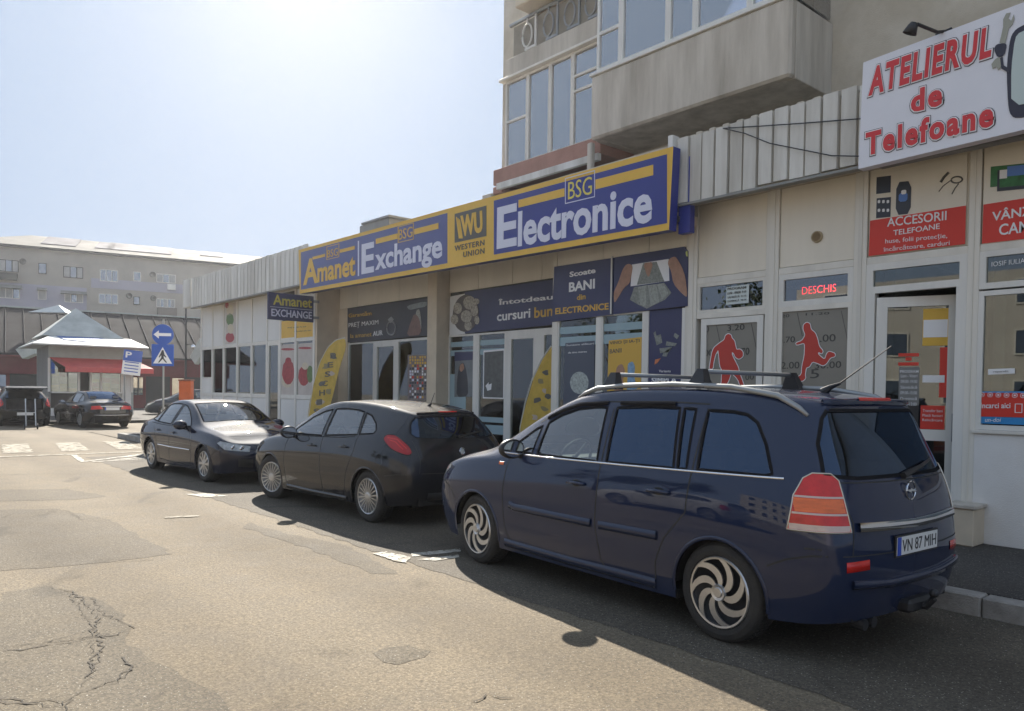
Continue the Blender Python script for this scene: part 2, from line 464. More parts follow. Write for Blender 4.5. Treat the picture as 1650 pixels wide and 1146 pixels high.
M_eu = mat('plate_blue', (.03, .08, .45), .4)
M_well = mat('wheel_well', (.012, .012, .012), .95)
def wheel(parent, c, style, rad, steer=0, wid=.205, side=1):
    """c centre of the outer face plane; side=1 means outer face looks to +y"""
    # local: outer face at y=0, body inward to -y
    rr = rad*(.72 if style == 'swirl' else .69); sh = rad-.012
    prof = [(rr, -.012), (rr+.012, 0), (rad-.05, .004), (sh-.008, -.006), (rad, -.03), (rad, -wid+.03), (sh, -wid+.006), (rr, -wid)]
    bm = lathe(B(), prof, (0, 0, 0), 'y', 48)
    for k in range(60):       # tread blocks
        a = k/60*2*math.pi; ca, sa = math.cos(a), math.sin(a)
        for (y0, y1) in ((-.035, -.07), (-.085, -.12), (-.135, -wid+.035)):
            P = []
            for (da, rr2) in ((-.03, rad-.002), (.03, rad-.002), (.03, rad+.004), (-.03, rad+.004)):
                P.append(Vector((rr2*math.cos(a+da), y0, rr2*math.sin(a+da))))
            plate(bm, P, (0, y1-y0, 0))
    ty = w = obj('wheel', bm, M_rub, parent); w.location = c; w.rotation_euler = (0, 0, steer+(0 if side == 1 else math.pi))
    for p in ty.data.polygons: p.use_smooth = len(p.vertices) == 4 and p.area > .0012
    bm = lathe(B(), [(rr+.004, -.008), (rr-.004, -.002), (rr-.012, -.008), (rr-.016, -.05), (.0, -.055)], (0, 0, 0), 'y', 40)
    obj('rim_barrel', bm, M_black if style == 'swirl' else M_steel, w, smooth=True)
    bm = B()
    def blade(P, y, th=.012):
        plate(bm, [Vector((x, y, z)) for x, z in P], (0, -th, 0))
    if style == 'swirl':
        lathe(bm, [(rr+.002, -.004), (rr-.004, .004), (rr-.016, .002), (rr-.018, -.012)], (0, 0, 0), 'y', 40)
        for k in range(7):
            a = k*2*math.pi/7; A, C = [], []
            for j in range(9):
                t = j/8; r_ = .055+(rr-.068)*t
                ang = a-1.05*t**1.3; wv = .50-.08*t+.10*math.sin(t*3.1)
                A.append((r_*math.cos(ang+wv/2*(1.05-.25*t)), r_*math.sin(ang+wv/2*(1.05-.25*t))))
                C.append((r_*math.cos(ang-wv/2*(1.0-.55*t)), r_*math.sin(ang-wv/2*(1.0-.55*t))))
            blade(A+C[::-1], .006-.004, .01)
        lathe(bm, [(.052, .010), (.058, -.004)], (0, 0, 0), 'y', 24); lathe(bm, [(0, .012), (.03, .012), (.034, .006), (.052, .010)], (0, 0, 0), 'y', 24)
    else:
        n = {'multi': 10, 'ten': 10, 'five': 5}[style]
        lathe(bm, [(rr+.002, -.004), (rr-.004, .003), (rr-.014, 0), (rr-.016, -.02)], (0, 0, 0), 'y', 40)
        for k in range(n):
            a = k*2*math.pi/n
            spl = [(-.10, .035), (.10, .035)] if style == 'multi' else [(0, .0)]
            if style == 'multi':
                for d in (-1, 1):
                    p0 = (.035, a+d*.12); p1 = (rr-.008, a+d*.155); h0, h1 = .16, .035
                    blade([(p0[0]*math.cos(p0[1]-h0), p0[0]*math.sin(p0[1]-h0)), (p1[0]*math.cos(p1[1]-h1), p1[0]*math.sin(p1[1]-h1)),
                           (p1[0]*math.cos(p1[1]+h1), p1[0]*math.sin(p1[1]+h1)), (p0[0]*math.cos(p0[1]+h0), p0[0]*math.sin(p0[1]+h0))], -.004, .02)
            else:
                h0, h1 = (.35, .11) if n == 10 else (.45, .2)
                blade([(.05*math.cos(a-h0), .05*math.sin(a-h0)), ((rr-.008)*math.cos(a-h1), (rr-.008)*math.sin(a-h1)),
                       ((rr-.008)*math.cos(a+h1), (rr-.008)*math.sin(a+h1)), (.05*math.cos(a+h0), .05*math.sin(a+h0))], -.004, .02)
        lathe(bm, [(0, .002), (.03, .002), (.05, -.002), (.056, -.016)], (0, 0, 0), 'y', 24)
    obj('hubcap' if style == 'swirl' else 'rim', bm, M_silver, w)
    return w
LINE = [(-.0035, .0012), (.0035, .0012)]
def trim(w, h): return [(-w/2, 0), (-w/2+.002, h), (w/2-.002, h), (w/2, 0)]
def mirror(parent, p, s, m, sc_=1.):
    bm = B()
    # housing: squashed ball cut flat on the glass side, looking back
    bmesh.ops.create_uvsphere(bm, u_segments=16, v_segments=10, radius=1)
    for v in bm.verts:
        x, y, z = v.co
        if x < -.25: x = -.25
        v.co = Vector((x*.10, y*.125, z*.085))*sc_+Vector((0, 0, 0))
    for v in bm.verts: v.co = Vector(p)+Vector((v.co.x, s*(v.co.y+.12*sc_), v.co.z+.02))
    tube(bm, [Vector(p)+Vector((0, -s*.03, -.05)), Vector(p)+Vector((0, s*.08, -.02))], [.035, .03], 8)
    o = obj('wing_mirror', bm, m, parent, smooth=True)
    g = B(); q = Vector(p)+Vector((-.027*sc_, s*.12*sc_, .02))
    plate(g, [q+Vector((0, .105*math.cos(a)*sc_, .068*math.sin(a)*sc_)) for a in [k*math.pi/8 for k in range(16)]], (-.002, 0, 0))
    obj('mirror_glass', g, M_chrome, o)
    return o
def plate_obj(parent, c, txt, w=.52, h=.11, back=True, tilt=0):
    """number plate facing -x (back) or +x"""
    s = -1 if back else 1
    o = obj('number_plate', bx(B(), 0, .008, -w/2-.012, w/2+.012, -h/2-.012, h/2+.012), M_black, parent)
    o.location = c; o.rotation_euler = (0, tilt, 0 if back else math.pi)
    q = box('plate_face', (-.004, -.0005, -w/2, w/2, -h/2, h/2), M_plate, o)
    fr = (Vector((0, -1, 0)), Vector((0, 0, 1)), Vector((-1, 0, 0)))
    box('country_band', (-.0062, -.0045, w/2-.045, w/2, -h/2, h/2), M_eu, o)
    if txt: text(txt, (-.0045, w/2-.06, -h/2+.018), (-.0045, -w/2+.02, h/2-.018), M_black, o, bold=.0, th=.0015, frame=fr, space=1.0)
    return o
def seats(parent, x_f, x_r, z=.55, half=.72, top=1.05):
    for s in (1, -1):
        bm = B(); bx(bm, x_f-.25, x_f+.25, s*.36-.24, s*.36+.24, z-.12, z, .03)
        bx(bm, x_f-.40, x_f-.24, s*.36-.23, s*.36+.23, z-.05, z+.55, .04); bx(bm, x_f-.40, x_f-.30, s*.36-.12, s*.36+.12, z+.60, z+.78, .03)
        obj('seat', bm, M_cing, parent)
    bm = B(); bx(bm, x_r-.45, x_r-.28, -.62, .62, z-.1, z+.5, .04); bx(bm, x_r-.3, x_r+.2, -.62, .62, z-.12, z, .03)
    for y in (-.4, .4): bx(bm, x_r-.42, x_r-.33, y-.11, y+.11, z+.52, z+.66, .02)
    obj('rear_bench', bm, M_cing, parent)
def make_car(name, label, spec, P, loc, rz, scale=1., lev=3, group=None):
    """spec: cage stations (x measured back from the nose). P: parameters. Local frame: nose tip x=0, +x forward, +y left."""
    root = thing(name, label, 'car', loc, rz, group); root.scale = (scale,)*3
    S = Shell(spec, lev); pm = P['paint']; XF, XR = -P['xf'], -P['xr']; rad = P['rad']; L = P['L']
    body_parent = root
    G = P.get('glass', M_cg); GR = P.get('rglass', M_cgd)
    ar = P.get('arch', rad+.045)
    for cx in (XF, XR):
        for ax in ('side', 'sideR'):
            bmesh.ops.delete(S.bm, geom=S.cut(arch_poly(cx, rad-.005, ar, 26 if lev > 2 else 14), ax, .12), context='FACES')
    for ax in ('side', 'sideR'):
        for i, (wp, gl) in enumerate(P['sidewin']):
            w = [(-x, z) for x, z in wp]
            S.take('side_window', S.cut(w, ax), G if gl == 0 else GR, root, push=-.004)
            S.strip('window_seal', [w], ax, [(-.011, .0015), (.011, .0015)], M_seal, root, closed=True)
    for nm, key, ax in (('windscreen', 'ws', 'top'), ('rear_window', 'rw', P.get('rwax', 'top'))):
        w = P[key]; w = [(-x, y) for x, y in w] if (ax == 'top') else [(y, z) for y, z in w]
        S.take(nm, S.cut(w, ax), G if nm == 'windscreen' else P.get('rwg', GR), root, push=-.003)
        S.strip('window_seal', [w], ax, [(-.012, .0015), (.012, .0015)], M_seal, root, closed=True)
    for (ax_d, pts, m) in P.get('head', []):
        for s in (1, -1):
            d = diag(ax_d); d = d if s == 1 else (d[0]*1, d[1], Vector((d[2].x, -d[2].y, 0)))
            if s == -1: d = (Vector((d[0].x, -d[0].y, 0)), d[1], d[2])
            o = S.take('headlight', S.cut(pts, d, .1), m, root, push=.002)
            S.strip('lamp_seal', [pts], d, LINE, M_dark, o, closed=True, step=.02)
            for q in P.get('lamp_balls', []):
                h = S.hit(q[0], q[1], d)
                if h:
                    bm = B(); c_ = h[0]+h[1]*.0; bmesh.ops.create_uvsphere(bm, u_segments=14, v_segments=8, radius=q[2])
                    for v in bm.verts: v.co = Vector((v.co.x*.25, v.co.y, v.co.z))+c_
                    obj('lamp_reflector', bm, M_chrome, o, smooth=True)
    for (ax_d, pts, m) in P.get('tail', []):
        for s in (1, -1):
            d = diag(ax_d)
            if s == -1: d = (Vector((d[0].x, -d[0].y, 0)), d[1], Vector((d[2].x, -d[2].y, 0)))
            o = S.take('tail_light', S.cut(pts, d, .1), m, root, push=.006)
            S.strip('lamp_seal', [pts], d, [(-.006, .002), (-.002, .009), (.004, .009), (.005, .002)], P.get('tailseal', M_dark), o, closed=True, step=.02)
            for (pts2, m2) in P.get('tailbits', []):
                bm = B(); S.ribbon(bm, pts2, d, [(-.006, .007), (.006, .007)], .02); obj('lamp_divider', bm, m2, o)
    for nm, ax, pts, m in P.get('cuts', []):
        o = S.take(nm, S.cut(pts, ax), m, root, push=.001)
        S.strip(nm+'_edge', [pts], ax, LINE, M_dark, root, closed=True, step=.02)
    if P.get('openback'):
        bmesh.ops.delete(S.bm, geom=S.cut(P['openback'], 'rear', .2), context='FACES')
    # shut lines, mouldings
    for ax in ('side', 'sideR'):
        S.strip('shut_line', [[(-x, z) for x, z in l] for l in P.get('gaps', [])], ax, [(-.006, .001), (.006, .001)], M_dark, root)
        for l, w, h, m, nm in P.get('trims', []):
            S.strip(nm, [[(-x, z) for x, z in l]], ax, trim(w, h), m, root)
        S.strip('wheel_arch_lip', [[p for p in arch_poly(cx, rad-.005, ar+.006, 26)[:-2]] for cx in (XF, XR)], ax, [(-.012, -.015), (-.008, .006), (.006, .007), (.016, .001)], pm, root)
    if P.get('topgaps'): S.strip('shut_line', [[(-x, y) for x, y in l] for l in P['topgaps']], 'top', [(-.004, .001), (.004, .001)], M_dark, root)
    if P.get('reargaps'): S.strip('shut_line', P['reargaps'], 'rear', [(-.004, .001), (.004, .001)], M_dark, root)
    if P.get('frontgaps'): S.strip('shut_line', P['frontgaps'], 'front', [(-.004, .001), (.004, .001)], M_dark, root)
    S.finish('body', S.bm.copy(), pm, root)
    # wells, underside, cabin
    W = P['W']
    bm = B()
    for cx in (XF, XR):
        for s in (1, -1):
            n = 14; A = [Vector((cx+ar*1.02*math.cos(k*math.pi/n), s*(W/2-.02-.012*0), rad-.005+ar*1.02*math.sin(k*math.pi/n))) for k in range(n+1)]
            a = [bm.verts.new(p+Vector((0, -s*.03, 0))) for p in A]; b = [bm.verts.new((p.x, s*.45, p.z)) for p in A]
            for k in range(n): bm.faces.new((a[k], a[k+1], b[k+1], b[k]))
            bm.faces.new(b)
    bx(bm, -L+.35, -.35, -.52, .52, .2, .26); bx(bm, XR+ar*1.03, XF-ar*1.03, -W/2+.08, W/2-.08, .19, .25)
    bx(bm, -.35, -.14, -.5, .5, .24, .6)
    if not P.get('openback'): bx(bm, -L+.1, -L+.3, -.6, .6, .26, .62)
    obj('underbody', bm, M_well, root)
    if P.get('cabin', True):
        bm = B(); xc = -P['cowl']
        bx(bm, xc-.45, xc+.05, -.68, .68, .6, P['belt']-.04, .03)      # dashboard
        for s in (1, -1): bx(bm, -L+.45 if not P.get('openback') else -L+.15, xc, s*.72-.02, s*.72+.02, .3, P['belt']-.06)
        if not P.get('openback'): bx(bm, -L+.3, XR-.05, -.66, .66, .3, P['belt']-.10)
        obj('cabin_trim', bm, M_cin, root)
        seats(root, xc-1.05, xc-1.85)
        bm = B(); c = Vector((xc-.52, .36, P['belt']-.03)); n = 24
        tube(bm, [c+Vector((-.08*math.sin(k*2*math.pi/n), .18*math.cos(k*2*math.pi/n), .165*math.sin(k*2*math.pi/n))) for k in range(n+1)], .013, 6)
        for k in (0, 8, 16): tube(bm, [c, c+Vector((-.08*math.sin(k*2*math.pi/n), .18*math.cos(k*2*math.pi/n), .165*math.sin(k*2*math.pi/n)))], .016, 6)
        tube(bm, [c, c+Vector((.18, 0, -.1))], .03, 6)
        obj('steering_wheel', bm, M_cin, root)
    for cx, st in ((XF, P.get('steer', 0)), (XR, 0)):
        for s in (1, -1):
            wheel(root, (cx, s*(W/2-.035), rad), P['rim'], rad, st, side=s)
    for s in (1, -1):
        h = S.hit(-P['mx'], P['mz'], 'side' if s == 1 else 'sideR')
        if h: mirror(root, h[0]+Vector((0, 0, 0)), s, P.get('mm', pm), P.get('ms', 1.))
        for hx, hz in P.get('handles', []):
            q = S.hit(-hx, hz, 'side' if s == 1 else 'sideR')
            if q:
                c = q[0]; o_ = s*.022; bm = B()
                lathe(bm, [(0, -.001), (.045, -.001), (.05, .002)], (c.x, c.y, c.z), 'y', 16)
                for v in bm.verts: v.co.z = c.z+(v.co.z-c.z)*.55; v.co.y = c.y+s*.003
                rec = obj('handle_recess', bm, M_dark, root)
                bm = B(); tube(bm, [(c.x-.10, c.y-s*.004, c.z), (c.x-.085, c.y+o_, c.z), (c.x, c.y+o_*1.25, c.z+.004), (c.x+.085, c.y+o_, c.z), (c.x+.10, c.y-s*.004, c.z)], [.011, .013, .014, .013, .011], 8)
                obj('door_handle', bm, P.get('hm', pm), root, smooth=True)
    return root, S
def st(x, y, z, cn=.03, bow=0.):
    xs = [x]*6 if not isinstance(x, (list, tuple)) else x
    return (xs, y, z, cn, bow)
# ---------------- blue people carrier
vz = [.20, .40, .62, .84]
VAN = [st([.12, .05, .04, .09, .16, .24], [.58, .64, .68, .68, .65, .58], [.22, .38, .55, .70, .80, .85], .02),
 st([.24, .20, .19, .22, .26, .34], [.76, .82, .845, .83, .79, .68], [.20, .38, .58, .75, .86, .91], .03),
 st(.48, [.83, .875, .89, .875, .83, .70], [.20, .40, .61, .80, .925, .965], .035),
 st(.80, [.855, .89, .90, .885, .845, .69], [.20, .40, .62, .83, .975, 1.03], .04, .02),
 st(1.04, [.86, .892, .902, .89, .85, .70], [.20, .40, .63, .85, .99, 1.085], .03, .12),
 st(1.50, [.86, .892, .902, .892, .862, .655], [.20, .40, .63, .86, 1.00, 1.35], .03, .12),
 st(1.98, [.86, .892, .902, .893, .868, .63], [.20, .40, .63, .87, 1.01, 1.555], .025, .08),
 st(2.30, [.86, .892, .902, .894, .872, .645], [.20, .40, .63, .87, 1.015, 1.605], .03, .02),
 st(3.00, [.86, .892, .902, .896, .874, .65], [.20, .40, .64, .88, 1.03, 1.625], .03),
 st(3.60, [.86, .892, .902, .896, .87, .63], [.21, .41, .65, .89, 1.045, 1.605], .03),
 st([4.00, 4.00, 4.00, 4.00, 3.99, 3.93], [.85, .882, .89, .88, .845, .575], [.23, .42, .66, .90, 1.06, 1.575], .028),
 st([4.24, 4.26, 4.26, 4.24, 4.20, 4.08], [.785, .83, .845, .83, .785, .545], [.25, .42, .66, .90, 1.065, 1.55], .025),
 st([4.36, 4.40, 4.40, 4.37, 4.32, 4.13], [.67, .73, .75, .73, .69, .51], [.27, .42, .66, .90, 1.07, 1.535], .02)]
P_blue = paint('blue_car_paint', (.010, .019, .052), .12)
M_win = M_cgd
M_defl = mat('smoked_deflector', (.02, .02, .022), 1., spec=0)
van_P = dict(paint=P_blue, xf=.90, xr=3.62, rad=.318, L=4.467, W=1.80, arch=.355, belt=1.04, cowl=1.15,
 sidewin=[([(1.30, 1.065), (1.32, 1.10), (1.58, 1.27), (1.66, 1.30), (1.66, 1.065)], 0),
          ([(1.73, 1.065), (1.73, 1.33), (1.88, 1.40), (2.08, 1.455), (2.30, 1.475), (2.42, 1.475), (2.47, 1.065)], 0),
          ([(2.57, 1.07), (2.53, 1.475), (2.85, 1.49), (3.14, 1.488), (3.22, 1.08)], 1),
          ([(3.255, 1.08), (3.18, 1.487), (3.28, 1.485), (3.33, 1.085)], 1),
          ([(3.42, 1.09), (3.38, 1.48), (3.58, 1.475), (3.68, 1.46), (3.77, 1.41), (3.87, 1.28), (3.96, 1.11), (3.92, 1.095)], 1)],
 ws=[(1.02, 0), (1.045, -.4), (1.10, -.66), (1.55, -.60), (1.92, -.56), (1.89, -.3), (1.88, 0), (1.89, .3), (1.92, .56), (1.55, .60), (1.10, .66), (1.045, .4)],
 rwax='rear', rw=[(-.715, 1.12), (-.66, 1.30), (-.575, 1.45), (-.53, 1.497), (.53, 1.497), (.575, 1.45), (.66, 1.30), (.715, 1.12), (.5, 1.10), (-.5, 1.10)], rwg=M_cgd,
 gaps=[[(1.42, 1.065), (1.36, .95), (1.33, .7), (1.36, .4), (1.42, .30)], [(2.50, 1.47), (2.52, 1.07), (2.50, .6), (2.56, .33), (2.60, .29)],
       [(1.42, .30), (2.6, .29), (3.10, .30)], [(3.38, 1.49), (3.38, 1.08), (3.36, .80), (3.18, .60), (3.10, .42), (3.10, .30)], [(1.60, 1.325), (1.85, 1.44), (2.08, 1.50), (2.4, 1.518), (3.0, 1.53), (3.38, 1.52)],
       [(4.20, .70), (4.29, .70)], [(3.98, .56), (4.1, .62), (4.24, .66), (4.32, .665)], [(.30, .72), (.50, .64), (.56, .55)]],
 trims=[([(1.24, 1.045), (2.0, 1.052), (2.7, 1.062), (3.4, 1.075), (4.04, 1.088)], .014, .006, M_chrome, 'chrome_strip'),
        ([(1.44, .615), (1.5, .60), (2.46, .60)], .062, .014, P_blue, 'side_moulding'), ([(2.55, .60), (3.12, .61)], .062, .014, P_blue, 'side_moulding'),
        ([(1.35, .27), (2.2, .262), (3.1, .27)], .07, .012, P_blue, 'sill_moulding'),
        ([(1.70, 1.365), (1.88, 1.435), (2.08, 1.487), (2.42, 1.507)], .032, .014, M_defl, 'wind_deflector'),
        ([(2.56, 1.508), (3.1, 1.515)], .032, .014, M_defl, 'wind_deflector')],
 topgaps=[[(4.14, -.5), (4.16, -.2), (4.16, .2), (4.14, .5)], [(.40, -.62), (.34, -.3), (.33, 0), (.34, .3), (.40, .62)]],
 reargaps=[[(-.72, .665), (-.3, .655), (.3, .655), (.72, .665)], [(-.70, 1.08), (-.3, 1.07), (.3, 1.07), (.70, 1.08)], [(-.655, .665), (-.63, .85), (-.70, 1.08)], [(.655, .665), (.63, .85), (.70, 1.08)]],
 head=[(145, [(-.42, .72), (-.50, .86), (-.86, .93), (-.92, .84), (-.76, .70)], M_head)],
 rim='swirl', mx=1.52, mz=1.08, mm=M_black, handles=[(2.28, .885), (3.12, .915)], steer=R(-3))
def tl_van():
    # lamp wraps the rear corner: given on the 45 degree view (u across, v height)
    d = diag(45); U = d[0]
    def q(x, y): return (Vector((-x, y, 0)).dot(U))
    a, b = q(4.10, .87), q(4.40, .66)
    mid, mid2 = q(4.18, .84), q(4.37, .70)
    pts = [(min(a, b)*0+q(4.42, .655), .735), (q(4.38, .675), .98), (q(4.30, .70), 1.065), (q(4.22, .81), 1.075), (q(4.13, .85), 1.0), (q(4.05, .885), .735)]
    return pts
van_P['tail'] = [(45, [(-2.29, .80), (-2.325, 1.0), (-2.38, 1.10), (-2.43, 1.13), (-2.53, 1.13), (-2.575, 1.09), (-2.635, .80)], M_tail)]
M_lampedge = mat('lamp_edge_silver', (.55, .5, .42), .2, metal=.6)
van_P['tailseal'] = M_lampedge
van_P['tailbits'] = [([(-2.33, .995), (-2.595, .995)], M_tailw), ([(-2.315, .90), (-2.61, .90)], M_tailw)] + \
    [([(-2.30, .812+k*.010), (-2.625, .812+k*.010)], M_tailw) for k in range(3)] + \
    [([(-2.33+.002*k, .915+k*.011), (-2.60+.002*k, .915+k*.011)], M_tailo) for k in range(7)]
M_tail2 = mat('deep_red_lamp', (.34, .003, .003), .35, coat=.25)
M_tail3 = mat('bright_red_lamp', (.58, .02, .01), .35, coat=.25)
# ---------------- dark hatchback
HAT = [st([.14, .07, .05, .10, .18, .28], [.56, .62, .66, .66, .62, .54], [.22, .36, .50, .62, .70, .74], .03),
 st([.26, .22, .21, .25, .30, .40], [.74, .80, .825, .81, .76, .64], [.20, .36, .52, .67, .77, .82], .04),
 st(.52, [.82, .865, .88, .865, .81, .67], [.19, .38, .58, .75, .85, .895], .045),
 st(.90, [.845, .88, .892, .88, .83, .68], [.19, .39, .60, .79, .905, .96], .045),
 st(1.22, [.85, .885, .895, .885, .838, .69], [.19, .40, .61, .81, .93, 1.01], .03, .12),
 st(1.66, [.85, .885, .895, .887, .845, .635], [.19, .40, .61, .82, .95, 1.25], .03, .12),
 st(2.08, [.85, .885, .895, .888, .85, .585], [.19, .40, .61, .83, .965, 1.415], .03, .08),
 st(2.45, [.85, .885, .895, .888, .85, .575], [.19, .40, .61, .84, .98, 1.46], .03),
 st(2.95, [.85, .885, .895, .888, .845, .565], [.20, .40, .62, .86, 1.00, 1.455], .03),
 st(3.40, [.85, .89, .902, .89, .835, .54], [.21, .41, .63, .88, 1.03, 1.42], .028),
 st([3.78, 3.8, 3.8, 3.8, 3.78, 3.74], [.835, .88, .895, .88, .80, .52], [.23, .42, .64, .88, 1.05, 1.375], .025),
 st([4.08, 4.12, 4.12, 4.11, 4.05, 3.92], [.76, .82, .835, .81, .73, .49], [.25, .43, .64, .86, 1.04, 1.335], .022),
 st([4.20, 4.27, 4.27, 4.24, 4.17, 3.99], [.64, .71, .73, .71, .64, .45], [.27, .43, .64, .86, 1.03, 1.31], .02)]
P_dk = paint('dark_grey_car_paint', (.010, .011, .015), .08)
hat_P = dict(paint=P_dk, xf=.93, xr=3.53, rad=.318, L=4.336, W=1.79, arch=.352, belt=.98, cowl=1.32,
 sidewin=[([(1.42, .985), (1.62, 1.10), (1.86, 1.22), (2.10, 1.305), (2.32, 1.345), (2.36, 1.0)], 0),
          ([(2.45, 1.005), (2.41, 1.352), (2.70, 1.362), (2.95, 1.352), (3.10, 1.33), (3.22, 1.055)], 0),
          ([(3.26, 1.06), (3.15, 1.322), (3.30, 1.29), (3.48, 1.20), (3.56, 1.12), (3.54, 1.08)], 0)],
 ws=[(1.20, 0), (1.23, -.4), (1.30, -.64), (1.70, -.575), (2.02, -.53), (2.00, -.3), (1.98, 0), (2.00, .3), (2.02, .53), (1.70, .575), (1.30, .64), (1.23, .4)],
 rwax='rear', rw=chaikin([(-.64, 1.06), (-.57, 1.22), (-.47, 1.30), (.47, 1.30), (.57, 1.22), (.64, 1.06), (.4, 1.03), (-.4, 1.03)], 1), rwg=M_cgd,
 gaps=[[(1.52, .99), (1.42, .85), (1.38, .6), (1.42, .34), (1.46, .26)], [(2.37, 1.36), (2.42, 1.0), (2.40, .6), (2.46, .30), (2.48, .25)], [(1.46, .26), (2.48, .25), (3.02, .27)],
       [(3.18, 1.30), (3.26, 1.05), (3.24, .85), (3.10, .62), (3.03, .42), (3.02, .27)], [(3.90, .60), (4.1, .63), (4.2, .63)], [(.30, .66), (.52, .60), (.60, .52)]],
 trims=[([(1.40, .965), (2.0, .975), (2.4, .985), (2.9, 1.0), (3.2, 1.035)], .012, .004, M_seal, 'waist_seal'), ([(1.44, .24), (2.2, .232), (3.05, .24)], .06, .012, P_dk, 'sill_moulding')],
 reargaps=[[(-.6, .64), (0, .63), (.6, .64)], [(-.62, .64), (-.6, .8), (-.64, 1.02)], [(.62, .64), (.6, .8), (.64, 1.02)]],
 topgaps=[[(.48, -.56), (.42, -.3), (.40, 0), (.42, .3), (.48, .56)]],
 head=[(145, chaikin([(-.45, .60), (-.52, .73), (-.86, .83), (-.92, .78), (-.74, .62)], 2), M_head)],
 tail=[(42, chaikin([(-1.93, 1.02), (-1.97, 1.08), (-2.10, 1.08), (-2.27, .96), (-2.31, .88), (-2.26, .85), (-2.06, .91)], 2), M_tail2)],
 tailbits=[([(-1.99, 1.045), (-2.12, 1.03), (-2.24, .93)], M_tail3), ([(-2.02, 1.02), (-2.10, 1.00), (-2.2, .92)], M_tail3), ([(-2.04, .99), (-2.10, .97), (-2.18, .91)], M_tail2), ([(-2.0, 1.035), (-2.11, 1.015), (-2.22, .925)], M_tail2)],
 rim='multi', mx=1.62, mz=.99, mm=M_black, handles=[(2.18, .86), (3.00, .89)], steer=R(14))
# ---------------- dark saloon
SAL = [st([.14, .06, .04, .08, .14, .24], [.56, .63, .67, .67, .64, .56], [.22, .36, .50, .62, .69, .73], .03),
 st([.26, .22, .21, .24, .28, .38], [.74, .80, .825, .81, .77, .66], [.19, .36, .52, .66, .745, .79], .04),
 st(.52, [.82, .86, .875, .86, .81, .69], [.18, .38, .57, .72, .81, .85], .045),
 st(.92, [.84, .875, .885, .875, .83, .71], [.18, .39, .59, .76, .86, .90], .05),
 st(1.40, [.845, .878, .886, .878, .838, .71], [.18, .40, .60, .78, .89, .95], .04, .14),
 st(1.85, [.845, .878, .886, .879, .842, .63], [.18, .40, .60, .79, .90, 1.20], .03, .12),
 st(2.22, [.845, .878, .886, .880, .845, .575], [.18, .40, .60, .80, .91, 1.345], .03, .06),
 st(2.55, [.845, .878, .886, .880, .845, .565], [.18, .40, .60, .80, .915, 1.39], .03),
 st(3.00, [.845, .878, .886, .880, .842, .555], [.18, .40, .60, .81, .925, 1.385], .03),
 st(3.40, [.845, .88, .888, .880, .835, .565], [.19, .40, .60, .82, .93, 1.30], .03, -.04),
 st(3.82, [.84, .88, .888, .875, .82, .63], [.20, .41, .61, .82, .935, 1.06], .03, -.08),
 st(4.00, [.83, .875, .883, .87, .80, .66], [.21, .42, .62, .82, .93, 1.0], .02, -.06),
 st([4.30, 4.33, 4.33, 4.32, 4.30, 4.30], [.77, .83, .84, .82, .75, .64], [.23, .43, .63, .80, .91, .965], .02),
 st([4.42, 4.50, 4.50, 4.48, 4.46, 4.44], [.66, .73, .75, .73, .67, .58], [.26, .43, .63, .79, .90, .955], .02)]
P_nv = paint('navy_car_paint', (.005, .008, .024), .06)
